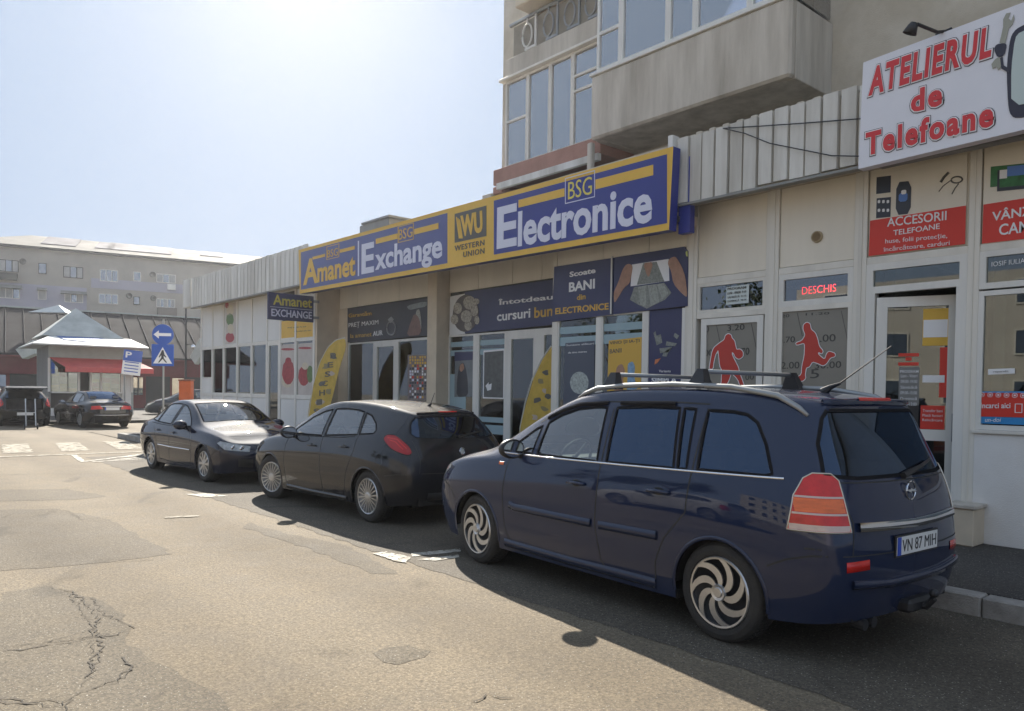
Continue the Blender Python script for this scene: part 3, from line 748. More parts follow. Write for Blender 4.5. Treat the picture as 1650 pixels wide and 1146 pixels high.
sal_P = dict(paint=P_nv, xf=.95, xr=3.60, rad=.315, L=4.586, W=1.77, arch=.348, belt=.91, cowl=1.48,
 sidewin=[([(1.62, .925), (1.80, 1.05), (2.05, 1.19), (2.26, 1.275), (2.44, 1.305), (2.50, .935)], 0),
          ([(2.58, .94), (2.53, 1.312), (2.80, 1.32), (3.05, 1.31), (3.22, 1.285), (3.30, .96)], 0),
          ([(3.34, .965), (3.27, 1.272), (3.42, 1.22), (3.60, 1.12), (3.72, 1.00)], 0)],
 ws=[(1.36, 0), (1.39, -.4), (1.46, -.64), (1.86, -.575), (2.18, -.53), (2.16, -.3), (2.15, 0), (2.16, .3), (2.18, .53), (1.86, .575), (1.46, .64), (1.39, .4)],
 rwax='top', rw=[(3.10, 0), (3.10, .3), (3.08, .49), (3.40, .52), (3.78, .57), (3.86, .3), (3.88, 0), (3.86, -.3), (3.78, -.57), (3.40, -.52), (3.08, -.49), (3.10, -.3)], rwg=M_cgd,
 gaps=[[(1.68, .93), (1.48, .80), (1.44, .55), (1.48, .34), (1.52, .25)], [(2.50, 1.31), (2.54, .93), (2.52, .6), (2.56, .3), (2.58, .24)], [(1.52, .25), (2.58, .24), (3.08, .26)],
       [(3.30, 1.27), (3.34, .95), (3.34, .80), (3.20, .62), (3.10, .42), (3.08, .26)], [(4.0, .56), (4.2, .60), (4.36, .60)], [(.28, .60), (.50, .56), (.58, .48)]],
 trims=[([(1.60, .90), (2.2, .905), (3.0, .915), (3.6, .935)], .012, .004, M_seal, 'waist_seal'), ([(1.5, .52), (2.4, .515), (3.1, .525)], .022, .010, M_chrome, 'door_moulding')],
 topgaps=[[(.42, -.62), (.36, -.3), (.34, 0), (.36, .3), (.42, .62)], [(3.98, -.62), (3.95, 0), (3.98, .62)]],
 frontgaps=[[(-.66, .60), (-.3, .585)], [(.66, .60), (.3, .585)]],
 head=[(152, [(-.40, .565), (-.39, .655), (-.60, .69), (-.88, .735), (-.93, .70), (-.80, .60)], M_head)], lamp_balls=[(-.52, .62, .045), (-.66, .635, .04)],
 tail=[(35, [(-2.60, .70), (-2.62, .86), (-2.90, .87), (-2.96, .70)], M_tail)],
 cuts=[('grille', 'front', chaikin([(-.25, .68), (-.30, .60), (-.26, .34), (.26, .34), (.30, .60), (.25, .68)], 1), M_black),
       ('air_intake', 'front', [(-.62, .44), (-.40, .44), (-.38, .30), (-.60, .32)], M_black), ('air_intake', 'front', [(.62, .44), (.40, .44), (.38, .30), (.60, .32)], M_black)],
 rim='ten', mx=1.80, mz=.93, mm=P_nv, handles=[(2.30, .79), (3.12, .805)], hm=P_nv)
def local(root, S, bits): pass
def van_extras(root, S):
    # roof rails, cross bars, aerial, tailgate fittings
    for s in (1, -1):
        pts = []
        for x in [1.98, 2.06, 2.2, 2.5, 3.0, 3.5, 3.85, 4.0, 4.06]:
            h = S.hit(-x, s*.605, 'top'); e = min(1, (x-1.98)/.16, (4.06-x)/.12)
            pts.append(h[0]+Vector((0, 0, .002+.032*max(0, e))))
        o = obj('roof_rail', tube(B(), pts, [.012, .018]+[.020]*5+[.018, .012], 8), M_steel, root, smooth=True)
    for x in (2.34, 3.20):
        h = S.hit(-x, 0, 'top')[0].z+.105
        bm = B(); tube(bm, [(-x, -.56, h), (-x, .56, h)], .016, 8)
        o = obj('roof_bar', bm, M_steel, root, smooth=True)
        for s in (1, -1):
            z0 = S.hit(-x, s*.585, 'top')[0].z+.012
            P = [Vector((-x-.085, 0, 0)), Vector((-x+.085, 0, 0)), Vector((-x+.03, 0, 1)), Vector((-x-.03, 0, 1))]
            bm = B(); lo = [bm.verts.new((-x+a, s*(.585+b), z0)) for a, b in ((-.08, .04), (.08, .04), (.08, -.05), (-.08, -.05))]
            hi = [bm.verts.new((-x+a, s*(.56+b), h+.018)) for a, b in ((-.028, .012), (.028, .012), (.028, -.04), (-.028, -.04))]
            bm.faces.new(lo); bm.faces.new(hi)
            for i in range(4): bm.faces.new((lo[i], lo[(i+1) % 4], hi[(i+1) % 4], hi[i]))
            obj('bar_foot', bm, M_black, o)
    h = S.hit(-3.80, 0, 'top')[0]
    bm = B(); tube(bm, [h, h+Vector((-.05, 0, .035)), h+Vector((-.12, 0, .06))], [.035, .018, .009], 8)
    tube(bm, [h+Vector((-.10, 0, .05)), h+Vector((-.46, 0, .30))], [.006, .0035], 6)
    o = obj('roof_aerial', bm, M_black, root)
    # chrome bar above the plate, lip, badge, wiper, third stop lamp
    S.strip('chrome_bar', [[(-.60, .825), (-.3, .815), (0, .81), (.3, .815), (.60, .825)]], 'rear', trim(.055, .022), M_chrome, root)
    S.strip('bumper_step', [[(-.66, .50), (-.3, .475), (.3, .475), (.66, .50)]], 'rear', trim(.05, .022), P_blue, root)
    S.strip('spoiler_lip', [[(-.52, 1.54), (0, 1.55), (.52, 1.54)]], 'rear', [(-.02, 0), (-.012, .03), (.004, .034), (.02, 0)], P_blue, root)
    S.strip('stop_lamp', [[(-.20, 1.545), (.20, 1.545)]], 'rear', [(-.012, .032), (-.010, .040), (.008, .042), (.012, .032)], M_tail, root)
    hb, nb = S.hit(0, 1.0, 'rear'); bm = B(); n = 28
    tube(bm, [hb+nb*.012+Vector((0, .058*math.cos(k*2*math.pi/n), .058*math.sin(k*2*math.pi/n))) for k in range(n+1)], .0065, 6, cap=False)
    plate(bm, [hb+nb*.008+Vector((0, y, z)) for y, z in ((.075, .006), (.0, .006), (.012, .016), (-.045, .0), (-.075, -.006), (0, -.006), (-.012, -.016), (.045, 0))], nb*.008)
    obj('round_badge', bm, M_chrome, root)
    a = S.hit(.05, 1.09, 'rear'); b_ = S.hit(-.42, 1.17, 'rear')
    bm = B(); tube(bm, [a[0]+a[1]*.02, (a[0]+b_[0])/2+a[1]*.05, b_[0]+b_[1]*.02], [.022, .014, .007], 6)
    obj('rear_wiper', bm, M_black, root)
    h = S.hit(0, .685, 'rear')
    plate_obj(root, h[0]+h[1]*.006, 'VN 87 MIH', tilt=0)
    bm = B(); tube(bm, [(-4.2, 0, .30), (-4.52, 0, .30), (-4.56, 0, .36)], .022, 8); bmesh.ops.create_uvsphere(bm, u_segments=10, v_segments=8, radius=.028, matrix=Matrix.Translation((-4.56, 0, .39)))
    bx(bm, -4.5, -4.40, -.16, .16, .27, .35, .02); obj('tow_bar', bm, M_black, root)
    bm = B()
    for y in (.50, .40): tube(bm, [(-3.9, y, .24), (-4.40, y, .24)], .035, 10)
    obj('exhaust', bm, M_black, root)
    for s in ('side', 'sideR'):
        S.strip('side_repeater', [[(-1.24, .955), (-1.31, .955)]], s, trim(.028, .006), M_tailo, root)
    S.strip('parking_lamp', [[(-.70, .60), (-.52, .605)]], 'rear', trim(.06, .004), M_tail, root)
    S.strip('parking_lamp', [[(.52, .605), (.70, .60)]], 'rear', trim(.06, .004), M_tail, root)
def hat_extras(root, S):
    S.strip('spoiler_lip', [[(-.44, 1.325), (0, 1.335), (.44, 1.325)]], 'rear', [(-.015, 0), (-.01, .022), (.004, .026), (.015, 0)], P_dk, root)
    S.strip('stop_lamp', [[(-.14, 1.33), (.14, 1.33)]], 'rear', [(-.010, .024), (-.008, .030), (.006, .032), (.010, .024)], M_tail, root)
    hb, nb = S.hit(0, .88, 'rear'); bm = B(); lathe(bm, [(0, 0), (.03, 0), (.04, .004), (.045, 0)], (0, 0, 0), 'x', 20)
    for v in bm.verts: v.co = hb+nb*.012+Vector((-v.co.x, v.co.y, v.co.z))
    obj('round_badge', bm, M_chrome, root)
    h = S.hit(0, .52, 'rear'); plate_obj(root, h[0]+h[1]*.006, 'VN', tilt=0)
    h = S.hit(-3.6, 0, 'top')[0]
    bm = B(); tube(bm, [h, h+Vector((-.05, 0, .03))], [.022, .01], 8); tube(bm, [h+Vector((-.04, 0, .03)), h+Vector((-.12, 0, .17))], [.005, .003], 6)
    obj('roof_aerial', bm, M_black, root)
    a = S.hit(0, 1.05, 'rear'); b_ = S.hit(-.40, 1.10, 'rear'); bm = B(); tube(bm, [a[0]+a[1]*.02, b_[0]+b_[1]*.02], [.016, .007], 6); obj('rear_wiper', bm, M_black, root)
    S.strip('bumper_insert', [[(-.5, .36), (0, .35), (.5, .36)]], 'rear', trim(.10, .008), M_black, root)
def sal_extras(root, S, plate=None):
    # grille frame, bars and rings
    S.strip('grille_frame', [chaikin([(-.26, .69), (-.31, .60), (-.27, .33), (.27, .33), (.31, .60), (.26, .69)], 1)], 'front', trim(.026, .012), M_chrome, root, closed=True)
    S.strip('grille_bar', [[(-.27, .36+.045*k), (.27, .36+.045*k)] for k in range(7)], 'front', trim(.008, .006), M_chrome, root)
    bm = B(); hb, nb = S.hit(0, .64, 'front'); n = 20
    for k in range(4):
        c = hb+nb*.02+Vector((0, -.069+.046*k, 0)); tube(bm, [c+Vector((0, .03*math.cos(a*2*math.pi/n), .03*math.sin(a*2*math.pi/n))) for a in range(n+1)], .004, 5, cap=False)
    obj('ring_badge', bm, M_chrome, root)
    h = S.hit(0, .48, 'front'); o = plate_obj(root, h[0]+h[1]*.008, plate, back=False)
# ------------------------------------------------------------------ ground
def asphalt(name, base, dark, light_sp=True, big=.35, scale_mul=1.):
    m = bpy.data.materials.new(name); m.use_nodes = True; t = m.node_tree; b = t.nodes['Principled BSDF']
    N = t.nodes.new; L = t.links.new
    tc = N('ShaderNodeTexCoord')
    def noise(sc_, det=6, ro=.6, dist=0):
        n = N('ShaderNodeTexNoise'); n.inputs['Scale'].default_value = sc_; n.inputs['Detail'].default_value = det; n.inputs['Roughness'].default_value = ro
        n.inputs['Distortion'].default_value = dist; L(tc.outputs['Object'], n.inputs['Vector']); return n
    def ramp(src, p0, c0, p1, c1):
        r = N('ShaderNodeValToRGB'); r.color_ramp.elements[0].position = p0; r.color_ramp.elements[1].position = p1
        r.color_ramp.elements[0].color = (*c0, 1); r.color_ramp.elements[1].color = (*c1, 1); L(src, r.inputs[0]); return r
    def mixc(kind, f, a, bb):
        x = N('ShaderNodeMix'); x.data_type = 'RGBA'; x.blend_type = kind
        if isinstance(f, (int, float)): x.inputs[0].default_value = f
        else: L(f, x.inputs[0])
        L(a, x.inputs[6]); L(bb, x.inputs[7]); return x.outputs[2]
    large = ramp(noise(.35, 5, .6, .6).outputs[0], .35, dark, .65, base)
    mid = ramp(noise(2.3, 8, .7).outputs[0], .3, (.78, .77, .76), .7, (1.08, 1.07, 1.05))
    c = mixc('MULTIPLY', 1, large.outputs[0], mid.outputs[0])
    v = N('ShaderNodeTexVoronoi'); v.inputs['Scale'].default_value = 95*scale_mul; L(tc.outputs['Object'], v.inputs['Vector'])
    st_ = ramp(v.outputs['Color'], .25, (.62, .62, .62), .8, (1.5, 1.46, 1.38))
    c = mixc('MULTIPLY', .55, c, st_.outputs[0])
    agg = ramp(noise(38, 4, .75).outputs[0], .36, (.70, .69, .68), .60, (1.14, 1.13, 1.11)); c = mixc('MULTIPLY', 1, c, agg.outputs[0])
    spk = ramp(noise(75, 2, .5).outputs[0], .66, (0, 0, 0), .72, (1, 1, 1))
    lc = N('ShaderNodeRGB'); lc.outputs[0].default_value = (.42, .39, .33, 1)
    c = mixc('MIX', spk.outputs[0], c, lc.outputs[0])
    oil = ramp(noise(.9, 4, .5, 1.2).outputs[0], .63, (1, 1, 1), .72, (.70, .70, .70))
    c = mixc('MULTIPLY', 1, c, oil.outputs[0])
    wv = N('ShaderNodeTexWave'); wv.wave_type = 'BANDS'; wv.bands_direction = 'Y'; wv.inputs['Scale'].default_value = .19; wv.inputs['Distortion'].default_value = 1.6; wv.inputs['Detail'].default_value = 3; wv.inputs['Detail Scale'].default_value = .6
    L(tc.outputs['Object'], wv.inputs['Vector']); tk = ramp(wv.outputs[0], .1, (.88, .87, .86), .8, (1.06, 1.06, 1.06)); c = mixc('MULTIPLY', 1, c, tk.outputs[0])
    L(c, b.inputs['Base Color'])
    rr = N('ShaderNodeMapRange'); rr.inputs['To Min'].default_value = .62; rr.inputs['To Max'].default_value = .92
    L(mid.outputs[0], rr.inputs[0]); L(rr.outputs[0], b.inputs['Roughness'])
    b.inputs['Specular IOR Level'].default_value = .35
    n2 = noise(170*scale_mul, 4, .7); ad = N('ShaderNodeMath'); ad.operation = 'ADD'
    L(n2.outputs[0], ad.inputs[0]); L(v.outputs['Distance'], ad.inputs[1])
    bp = N('ShaderNodeBump'); bp.inputs['Strength'].default_value = .4; bp.inputs['Distance'].default_value = .006
    L(ad.outputs[0], bp.inputs['Height']); L(bp.outputs[0], b.inputs['Normal'])
    return m
M_asph = asphalt('road_asphalt', (.205, .171, .124), (.164, .136, .097))
M_asph2 = asphalt('worn_patch_asphalt', (.150, .128, .096), (.118, .100, .076))
M_asph3 = asphalt('pavement_asphalt', (.085, .08, .076), (.065, .062, .06))
M_park = asphalt('shade_darkened_lane_asphalt', (.125, .108, .085), (.095, .083, .066))  # lane is darker than the road; shade over it is put into the colour
M_kerb = mat('kerb_stone', (.34, .32, .29), .9, var=.35, vscale=6, bump=.5, bscale=80)
M_paint = mat('worn_road_paint', (.62, .59, .52), .8, var=.35, vscale=9, c2=(.30, .26, .20), bump=.4, bscale=120)
M_paint2 = mat('faded_road_paint', (.42, .38, .30), .85, var=.3, vscale=7, c2=(.22, .19, .145), bump=.4, bscale=120)
def worn(m, cut=.46, sc_=7.):
    t = m.node_tree; o = t.nodes['Material Output']; b = t.nodes['Principled BSDF']; x = t.nodes.new('ShaderNodeMixShader'); tr = t.nodes.new('ShaderNodeBsdfTransparent')
    tc = t.nodes.new('ShaderNodeTexCoord'); n = t.nodes.new('ShaderNodeTexNoise'); n.inputs['Scale'].default_value = sc_; n.inputs['Detail'].default_value = 9; n.inputs['Roughness'].default_value = .8
    t.links.new(tc.outputs['Object'], n.inputs['Vector']); r = t.nodes.new('ShaderNodeValToRGB'); r.color_ramp.elements[0].position = cut-.05; r.color_ramp.elements[1].position = cut+.03
    t.links.new(n.outputs[0], r.inputs[0]); t.links.new(r.outputs[0], x.inputs[0]); t.links.new(tr.outputs[0], x.inputs[1]); t.links.new(b.outputs[0], x.inputs[2]); t.links.new(x.outputs[0], o.inputs['Surface'])
worn(M_paint, .45); worn(M_paint2, .46, 6.)
M_crack = mat('crack_filler', (.07, .06, .048), .95)
M_fgr = mat('far_ground', (.22, .20, .16), .95, var=.3, vscale=.05)
rnd = random.Random(3)
g = struct(box('ground', (-260, 80, -100, 240, -.40, -.012), M_fgr))
bm = B()
nx, ny = 60, 40
gv = [[bm.verts.new((-62+72*i/nx, -20+38*j/ny, -.0)) for j in range(ny+1)] for i in range(nx+1)]
for i in range(nx):
    for j in range(ny): bm.faces.new((gv[i][j], gv[i+1][j], gv[i+1][j+1], gv[i][j+1]))
road = struct(obj('road', bm, M_asph, smooth=True))
def jag(P, step=.12, amp=.03, seed=0):
    r = random.Random(seed); out = []; n = len(P)
    for i in range(n):
        a, b = Vector(P[i]), Vector(P[(i+1) % n]); k = max(1, int((b-a).length/step))
        for j in range(k):
            p = a.lerp(b, j/k); w = amp*(1 if j else .3); out.append(Vector((p.x+r.uniform(-w, w), p.y+r.uniform(-w, w), p.z)))
    return out
def sheet(name, P, z, m, jg=.03, seed=0, step=.12):
    P = jag([Vector((p[0], p[1], z)) for p in P], step, jg, seed) if jg else [Vector((p[0], p[1], z)) for p in P]
    bm = B(); f = bm.faces.new([bm.verts.new(p) for p in P]); bm.normal_update(); bmesh.ops.triangulate(bm, faces=[f], ngon_method='EAR_CLIP')
    bmesh.ops.recalc_face_normals(bm, faces=bm.faces)
    if bm.faces and sum(f.normal.z for f in bm.faces) < 0: bmesh.ops.reverse_faces(bm, faces=bm.faces)
    me = bpy.data.meshes.new(name); bm.to_mesh(me); bm.free(); return struct(link(name, me, m))
def gp(*px): return [gnd(x, y) for x, y in px]
sheet('parking_lane', [(-30, 6.33), (9, 6.33), (9, 3.95), (-6, 3.98), (-14, 4.0), (-19.3, 4.05), (-19.6, 6.33)], .003, M_park, .03, 1)
sheet('asphalt_patch', gp((-60, 1250), (0, 956), (70, 944), (150, 962), (190, 985), (212, 1015), (205, 1040), (262, 1072), (320, 1105), (400, 1160), (430, 1250)), .0018, M_asph2, .035, 2)
sheet('asphalt_patch', gp((-120, 835), (0, 822), (95, 820), (180, 838), (222, 862), (276, 893), (180, 906), (90, 914), (-100, 925)), .0018, M_asph2, .035, 4)
sheet('asphalt_patch', gp((-30, 790), (110, 788), (170, 800), (120, 806), (-30, 808)), .0018, M_asph2, .035, 5)
sheet('asphalt_patch', gp((598, 1053), (622, 1044), (660, 1041), (676, 1047), (694, 1050), (684, 1060), (664, 1064), (640, 1072), (618, 1068)), .0018, M_asph2, .035, 6)
sheet('asphalt_patch', gp((400, 842), (470, 862), (560, 880), (640, 925), (600, 925), (500, 885), (392, 850)), .0018, M_asph2, .035, 8)
def crack(px, w, seed, z=.0065):
    r = random.Random(seed); P = [gnd(x, y, z) for x, y in px]; Q = []
    for i in range(len(P)-1):
        k = max(1, int((P[i+1]-P[i]).length/.035))
        for j in range(k):
            q = P[i].lerp(P[i+1], j/k); Q.append(q+Vector((r.uniform(-.022, .022), r.uniform(-.022, .022), 0)))
    Q.append(P[-1]); bm = B(); prev = None
    for i, q in enumerate(Q):
        t = (Q[min(i+1, len(Q)-1)]-Q[max(0, i-1)]).normalized(); n = Vector((-t.y, t.x, 0)); ww = w*r.uniform(.15, 1.)*(.35+.65*abs(math.sin(i*.13+seed)))*(.25 if i in (0, len(Q)-1) else 1)
        c = (bm.verts.new(q+n*ww), bm.verts.new(q-n*ww))
        if prev: bm.faces.new((prev[0], prev[1], c[1], c[0]))
        prev = c
    return struct(obj('road_crack', bm, M_crack))
CR = [[(0, 1044), (50, 1036), (108, 1031), (150, 1024), (176, 1020)], [(112, 958), (128, 976), (138, 992), (146, 1008), (150, 1024)], [(150, 962), (156, 976), (168, 988), (190, 1000)], [(146, 1030), (152, 1050), (146, 1072), (140, 1092)], [(0, 1124), (60, 1130), (112, 1128)], [(160, 1106), (184, 1098), (206, 1086), (216, 1074)], [(655, 1058), (668, 1052), (684, 1056)], [(630, 1060), (648, 1066), (660, 1060)], [(0, 1050), (60, 1042), (110, 1036), (150, 1027), (178, 1024), (208, 1016)], [(75, 944), (108, 950), (135, 966), (146, 980), (158, 992), (156, 1005), (152, 1018), (172, 1028)],
      [(158, 1028), (165, 1045), (155, 1062), (150, 1080), (145, 1095), (132, 1106)], [(0, 1130), (40, 1134), (100, 1136), (118, 1125), (140, 1112), (165, 1103), (190, 1090), (212, 1078), (205, 1066), (195, 1058)],
      [(118, 1125), (108, 1138), (92, 1160)], [(188, 1000), (210, 1005), (218, 1012)], [(0, 835), (30, 824)], [(108, 822), (132, 838)], [(180, 906), (215, 903), (250, 901)], [(755, 1130), (775, 1124), (790, 1118), (806, 1122), (830, 1124)],
      [(60, 1042), (90, 1030), (140, 1015), (152, 1018)]]
for i, c in enumerate(CR): crack(c, .006 if i < 8 else .010 if i < 13 else .006, i)
# parking bay marks, crossing, hatching
def stripe(name, px, m=M_paint, z=.0085, jg=.012, seed=0): return sheet(name, gp(*px), z, m, jg, seed, .05)
stripe('parking_line', [(600, 893), (622, 890), (662, 899), (655, 908), (640, 906)], seed=1)
stripe('parking_line', [(662, 893), (742, 885), (742, 890), (664, 898)], seed=2)
stripe('parking_line', [(672, 903), (738, 895), (740, 899), (700, 905)], seed=3)
stripe('parking_line', [(298, 797), (335, 796), (368, 800), (330, 802)], seed=4)
stripe('parking_line', [(262, 834), (322, 831), (320, 833), (266, 836)], M_paint2, seed=5)
for k in range(9):
    x0, y0 = -21.3-k*.02, -4.6+k*1.22
    sheet('crossing_stripe', [(-21.2+.12*k*0, y0), (-21.2, y0+.6), (-24.4, y0+1.0), (-24.4, y0+.4)], .0085, M_paint2, .03, 20+k)
sheet('stop_line', [(-20.3, -6), (-20.1, 5.8), (-20.35, 5.8), (-20.55, -6)], .0085, M_paint2, .02, 31)
for a, b in (((-18.2, 3.8), (-20.0, 5.9)), ((-18.0, 3.9), (-18.4, 5.9)), ((-18.4, 5.9), (-20.0, 5.9)), ((-18.3, 4.4), (-19.0, 5.8)), ((-18.8, 4.6), (-19.5, 5.85)), ((-18.1, 3.75), (-20.0, 3.95))):
    d = (Vector(b)-Vector(a)).normalized(); n = Vector((-d.y, d.x))*.06; A, Bq = Vector(a), Vector(b)
    sheet('hatching_line', [A+n, Bq+n, Bq-n, A-n], .0085, M_paint, .012, int(a[1]*10))
# pavement and kerb
pv = struct(box('pavement', (-26.2, 9, 6.50, 11.0, -.05, .15), M_asph3))
for k in range(35):
    x1 = 9-k*1.0
    if x1 < -25.5: break
    ks = struct(box('kerb_stone', (x1-.993, x1, 6.33+rnd.uniform(-.006, .006), 6.497, -.05, .152+rnd.uniform(-.006, .006)), M_kerb, bev=.012))
# far kerbs of the square
struct(box('far_pavement', (-60, -36.2, -12, 30, -.05, .12), M_asph3))
# ------------------------------------------------------------------ the row of shops
YF, YR = 8.69, 9.30
shop = thing('shop_row', 'low cream row of shops with corrugated canopies along the pavement', 'building', (-9, YF, .15))
SH = Vector((-9, YF, .15))
def off(o):      # world built child of the shop row
    for v in o.data.vertices: v.co -= SH
    return o
def sb(name, x0, x1, y0, y1, z0, z1, m, bev=0, parent=shop):
    o = box(name, (x0, x1, y0, y1, z0, z1), m, None, bev); off(o); o.parent = parent; return o
def window(x0, x1, z0, z1, Y, m=M_frame, fw=.06, g=M_glass, name='window', depth=.07, film=None, bot=None):
    bm = B(); bw = bot or fw
    bx(bm, x0, x0+fw, Y, Y+depth, z0, z1); bx(bm, x1-fw, x1, Y, Y+depth, z0, z1)
    bx(bm, x0+fw, x1-fw, Y, Y+depth, z1-fw, z1); bx(bm, x0+fw, x1-fw, Y, Y+depth, z0, z0+bw)
    o = off(obj(name, bm, m)); o.parent = shop
    p = box('pane', (x0+fw-.004, x1-fw+.004, Y+.028, Y+.034, z0+bw-.004, z1-fw+.004), g); off(p); p.parent = o
    if film:
        q = box('film', (x0+fw-.002, x1-fw+.002, Y+.024, Y+.0265, z0+bw, z1-fw), film); off(q); q.parent = o
    return o
def joint_panel(x0, x1, z0, z1, Y, m=M_panel, name='cladding_panel', g=.006):
    return sb(name, x0+g, x1-g, Y, Y+.03, z0+g, z1-g, m, bev=.003)
# body: back walls, interiors, roof
sb('back_wall', -25.4, 6, 13.2, 13.4, .15, 4.3, M_room)
sb('interior_floor', -25.4, 6, 9.45, 13.2, .15, .17, M_floor)
sb('ceiling', -25.4, 6, 9.45, 13.2, 3.3, 3.4, M_white)
sb('roof', -25.5, 6, 8.45, 13.5, 4.32, 4.45, M_grey)
for x in (-17.3, -12.9, -9.0, -6.35, -4.05, -2.88, 0):
    sb('party_wall', x-.06, x+.06, 9.45, 13.2, .17, 3.3, M_room)
# shelves and display cases seen dimly through the glass
M_goods = [mat('goods_%s' % n, c, .6, var=.4, vscale=9) for n, c in (('red', (.35, .05, .04)), ('green', (.05, .2, .08)), ('pale', (.5, .48, .4)), ('blue', (.05, .1, .3)), ('yellow', (.5, .36, .05)), ('dark', (.06, .06, .07)))]
for (xa, xb) in ((-24.9, -17.9), (-16.5, -13.6), (-12.4, -9.6), (-8.8, -6.6), (-6.1, -4.3), (-3.7, -3.2), (-2.6, 3)):
    for zz in (.55, 1.1, 1.65, 2.2):
        sb('shelf', xa, xb, 12.4, 12.9, zz, zz+.03, M_frame2)
        x = xa+.1
        while x < xb-.3:
            w = rnd.uniform(.12, .4); hgt = rnd.uniform(.12, .42)
            sb('goods', x, x+w, 12.5, 12.8, zz+.031, zz+.03+hgt, rnd.choice(M_goods)); x += w+rnd.uniform(.02, .2)
# --- right part, plane YF
HZ = 4.16
for x0, x1 in ((-6.45, -6.27), (-5.24, -5.07), (-4.13, -3.985), (-2.95, -2.84), (-1.95, -1.83), (-.5, -.38)):
    sb('post', x0, x1, YF-.012, YF+.12, .15, HZ, M_frame2, .004)
    sb('post_cover', x0+.05, x1-.05, YF-.022, YF-.0125, .15, HZ, M_frame2)
RB = ((-6.27, -5.24), (-5.07, -4.13), (-3.985, -2.95), (-2.84, -1.95), (-1.83, -.5))
for i, (a, b) in enumerate(RB):
    joint_panel(a, b, 3.18 if i not in (2,) else 3.18, HZ, YF+.015)
    sb('transom_bar', a, b, YF, YF+.10, 3.10, 3.18, M_frame2, .003)
window(-6.27, -5.24, 2.70, 3.10, YF+.005, M_frame2, .045, M_blueg)
window(-5.07, -4.13, 2.70, 3.10, YF+.005, M_frame, .07, M_blueg)
sb('transom_bar', -6.27, -5.24, YF, YF+.10, 2.63, 2.70, M_frame2, .003)
d1 = window(-6.20, -5.27, .17, 2.625, YF+.008, M_frame, .085, M_glass, 'door', .06, film=M_film)
window(-5.07, -4.13, .75, 2.70, YF+.006, M_frame2, .06, M_glass, film=M_film)
sb('sill_wall', -5.07, -4.13, YF, YF+.12, .15, .75, M_white)
# shop door standing open, with its transom light
fr3 = window(-3.985, -2.95, 2.77, 3.10, YF-.004, M_frame, .075, M_glass, 'transom_light')
bm = B(); bx(bm, -3.985, -3.885, YF-.004, YF+.10, .15, 2.77); bx(bm, -3.05, -2.95, YF-.004, YF+.10, .15, 2.77); o = off(obj('door_frame', bm, M_frame)); o.parent = shop
leaf = window(-3.87, -3.06, .17, 2.72, YF, M_frame, .11, M_glass, 'door', .055, bot=.45)
# turn the leaf inwards round its left hinge
hg = Vector((-3.87, YF+.02, 0))-SH; rot = Matrix.Rotation(R(20), 4, 'Z')
def swing(o):
    for v in o.data.vertices: v.co = (rot @ (v.co-Vector((hg.x, hg.y, 0))))+Vector((hg.x, hg.y, 0))
mid_bar = sb('door_rail', -3.76, -3.17, YF, YF+.055, 1.15, 1.27, M_frame); hdl = sb('handle', -3.115, -3.085, YF-.05, YF-.012, 1.15, 1.45, M_steel, .004)
mid_bar.parent = leaf; hdl.parent = leaf
stk = []
def leafbox(name, x0, x1, z0, z1, m, o_=.0):
    o = sb(name, x0, x1, YF+.018-o_, YF+.0235-o_, z0, z1, m); o.parent = leaf; stk.append(o); return o
leafbox('sticker', -3.41, -3.17, 2.18, 2.58, M_yel); leafbox('sticker', -3.405, -3.175, 2.27, 2.46, M_wht, .003)
leafbox('sticker', -3.24, -3.17, 1.62, 2.16, M_redp); leafbox('sticker', -3.63, -3.43, 1.42, 1.95, mat('grey_sticker', (.20, .20, .19), .5)); leafbox('sticker', -3.40, -3.19, 1.78, 1.86, M_wht, .003)
leafbox('sticker', -3.75, -3.43, 1.275, 1.53, M_black, .003); leafbox('sticker', -3.41, -3.18, 1.275, 1.53, M_redp, .003)
leafbox('sticker', -3.64, -3.44, 2.065, 2.10, M_redp, .005); leafbox('sticker', -3.57, -3.51, 2.02, 2.055, M_redp, .005); leafbox('sticker', -3.64, -3.44, 1.965, 2.0, M_redp, .005)
def leaftext(s, x0, x1, z0, z1, m, **k):
    o = text(s, Vector((x0, YF+.010, z0)), Vector((x1, YF+.010, z1)), m, None, **k); off(o); o.parent = leaf; stk.append(o)
leaftext('PROGRAM', -3.62, -3.44, 1.885, 1.915, M_wht, bold=.01)
for k, s in enumerate(('Luni - Vineri', '09:00-19:00', 'Sâmbătă', '09:00-15:00', 'Duminică', '09:00-13:00')):
    leaftext(s, -3.61, -3.45, 1.835-k*.062, 1.870-k*.062, M_wht)
for z in (1.46, 1.41, 1.36): leaftext('Transfer bani' if z > 1.45 else 'Plată facturi' if z > 1.4 else 'Reîncărcare', -3.39, -3.20, z, z+.03, M_wht)
bm = B(); n = 16
for k in (0, 1): plate(bm, [Vector((-3.66+.10*k+.045*math.cos(a*2*math.pi/n)*(1.3 if k else 1), YF+.010, 1.36+.08*k*.3+.05*math.sin(a*2*math.pi/n)*1.2)) for a in range(n)], (0, .003, 0))
o = off(obj('sticker', bm, M_wht)); o.parent = leaf; stk.append(o)
for o in [leaf]+list(leaf.children): swing(o)
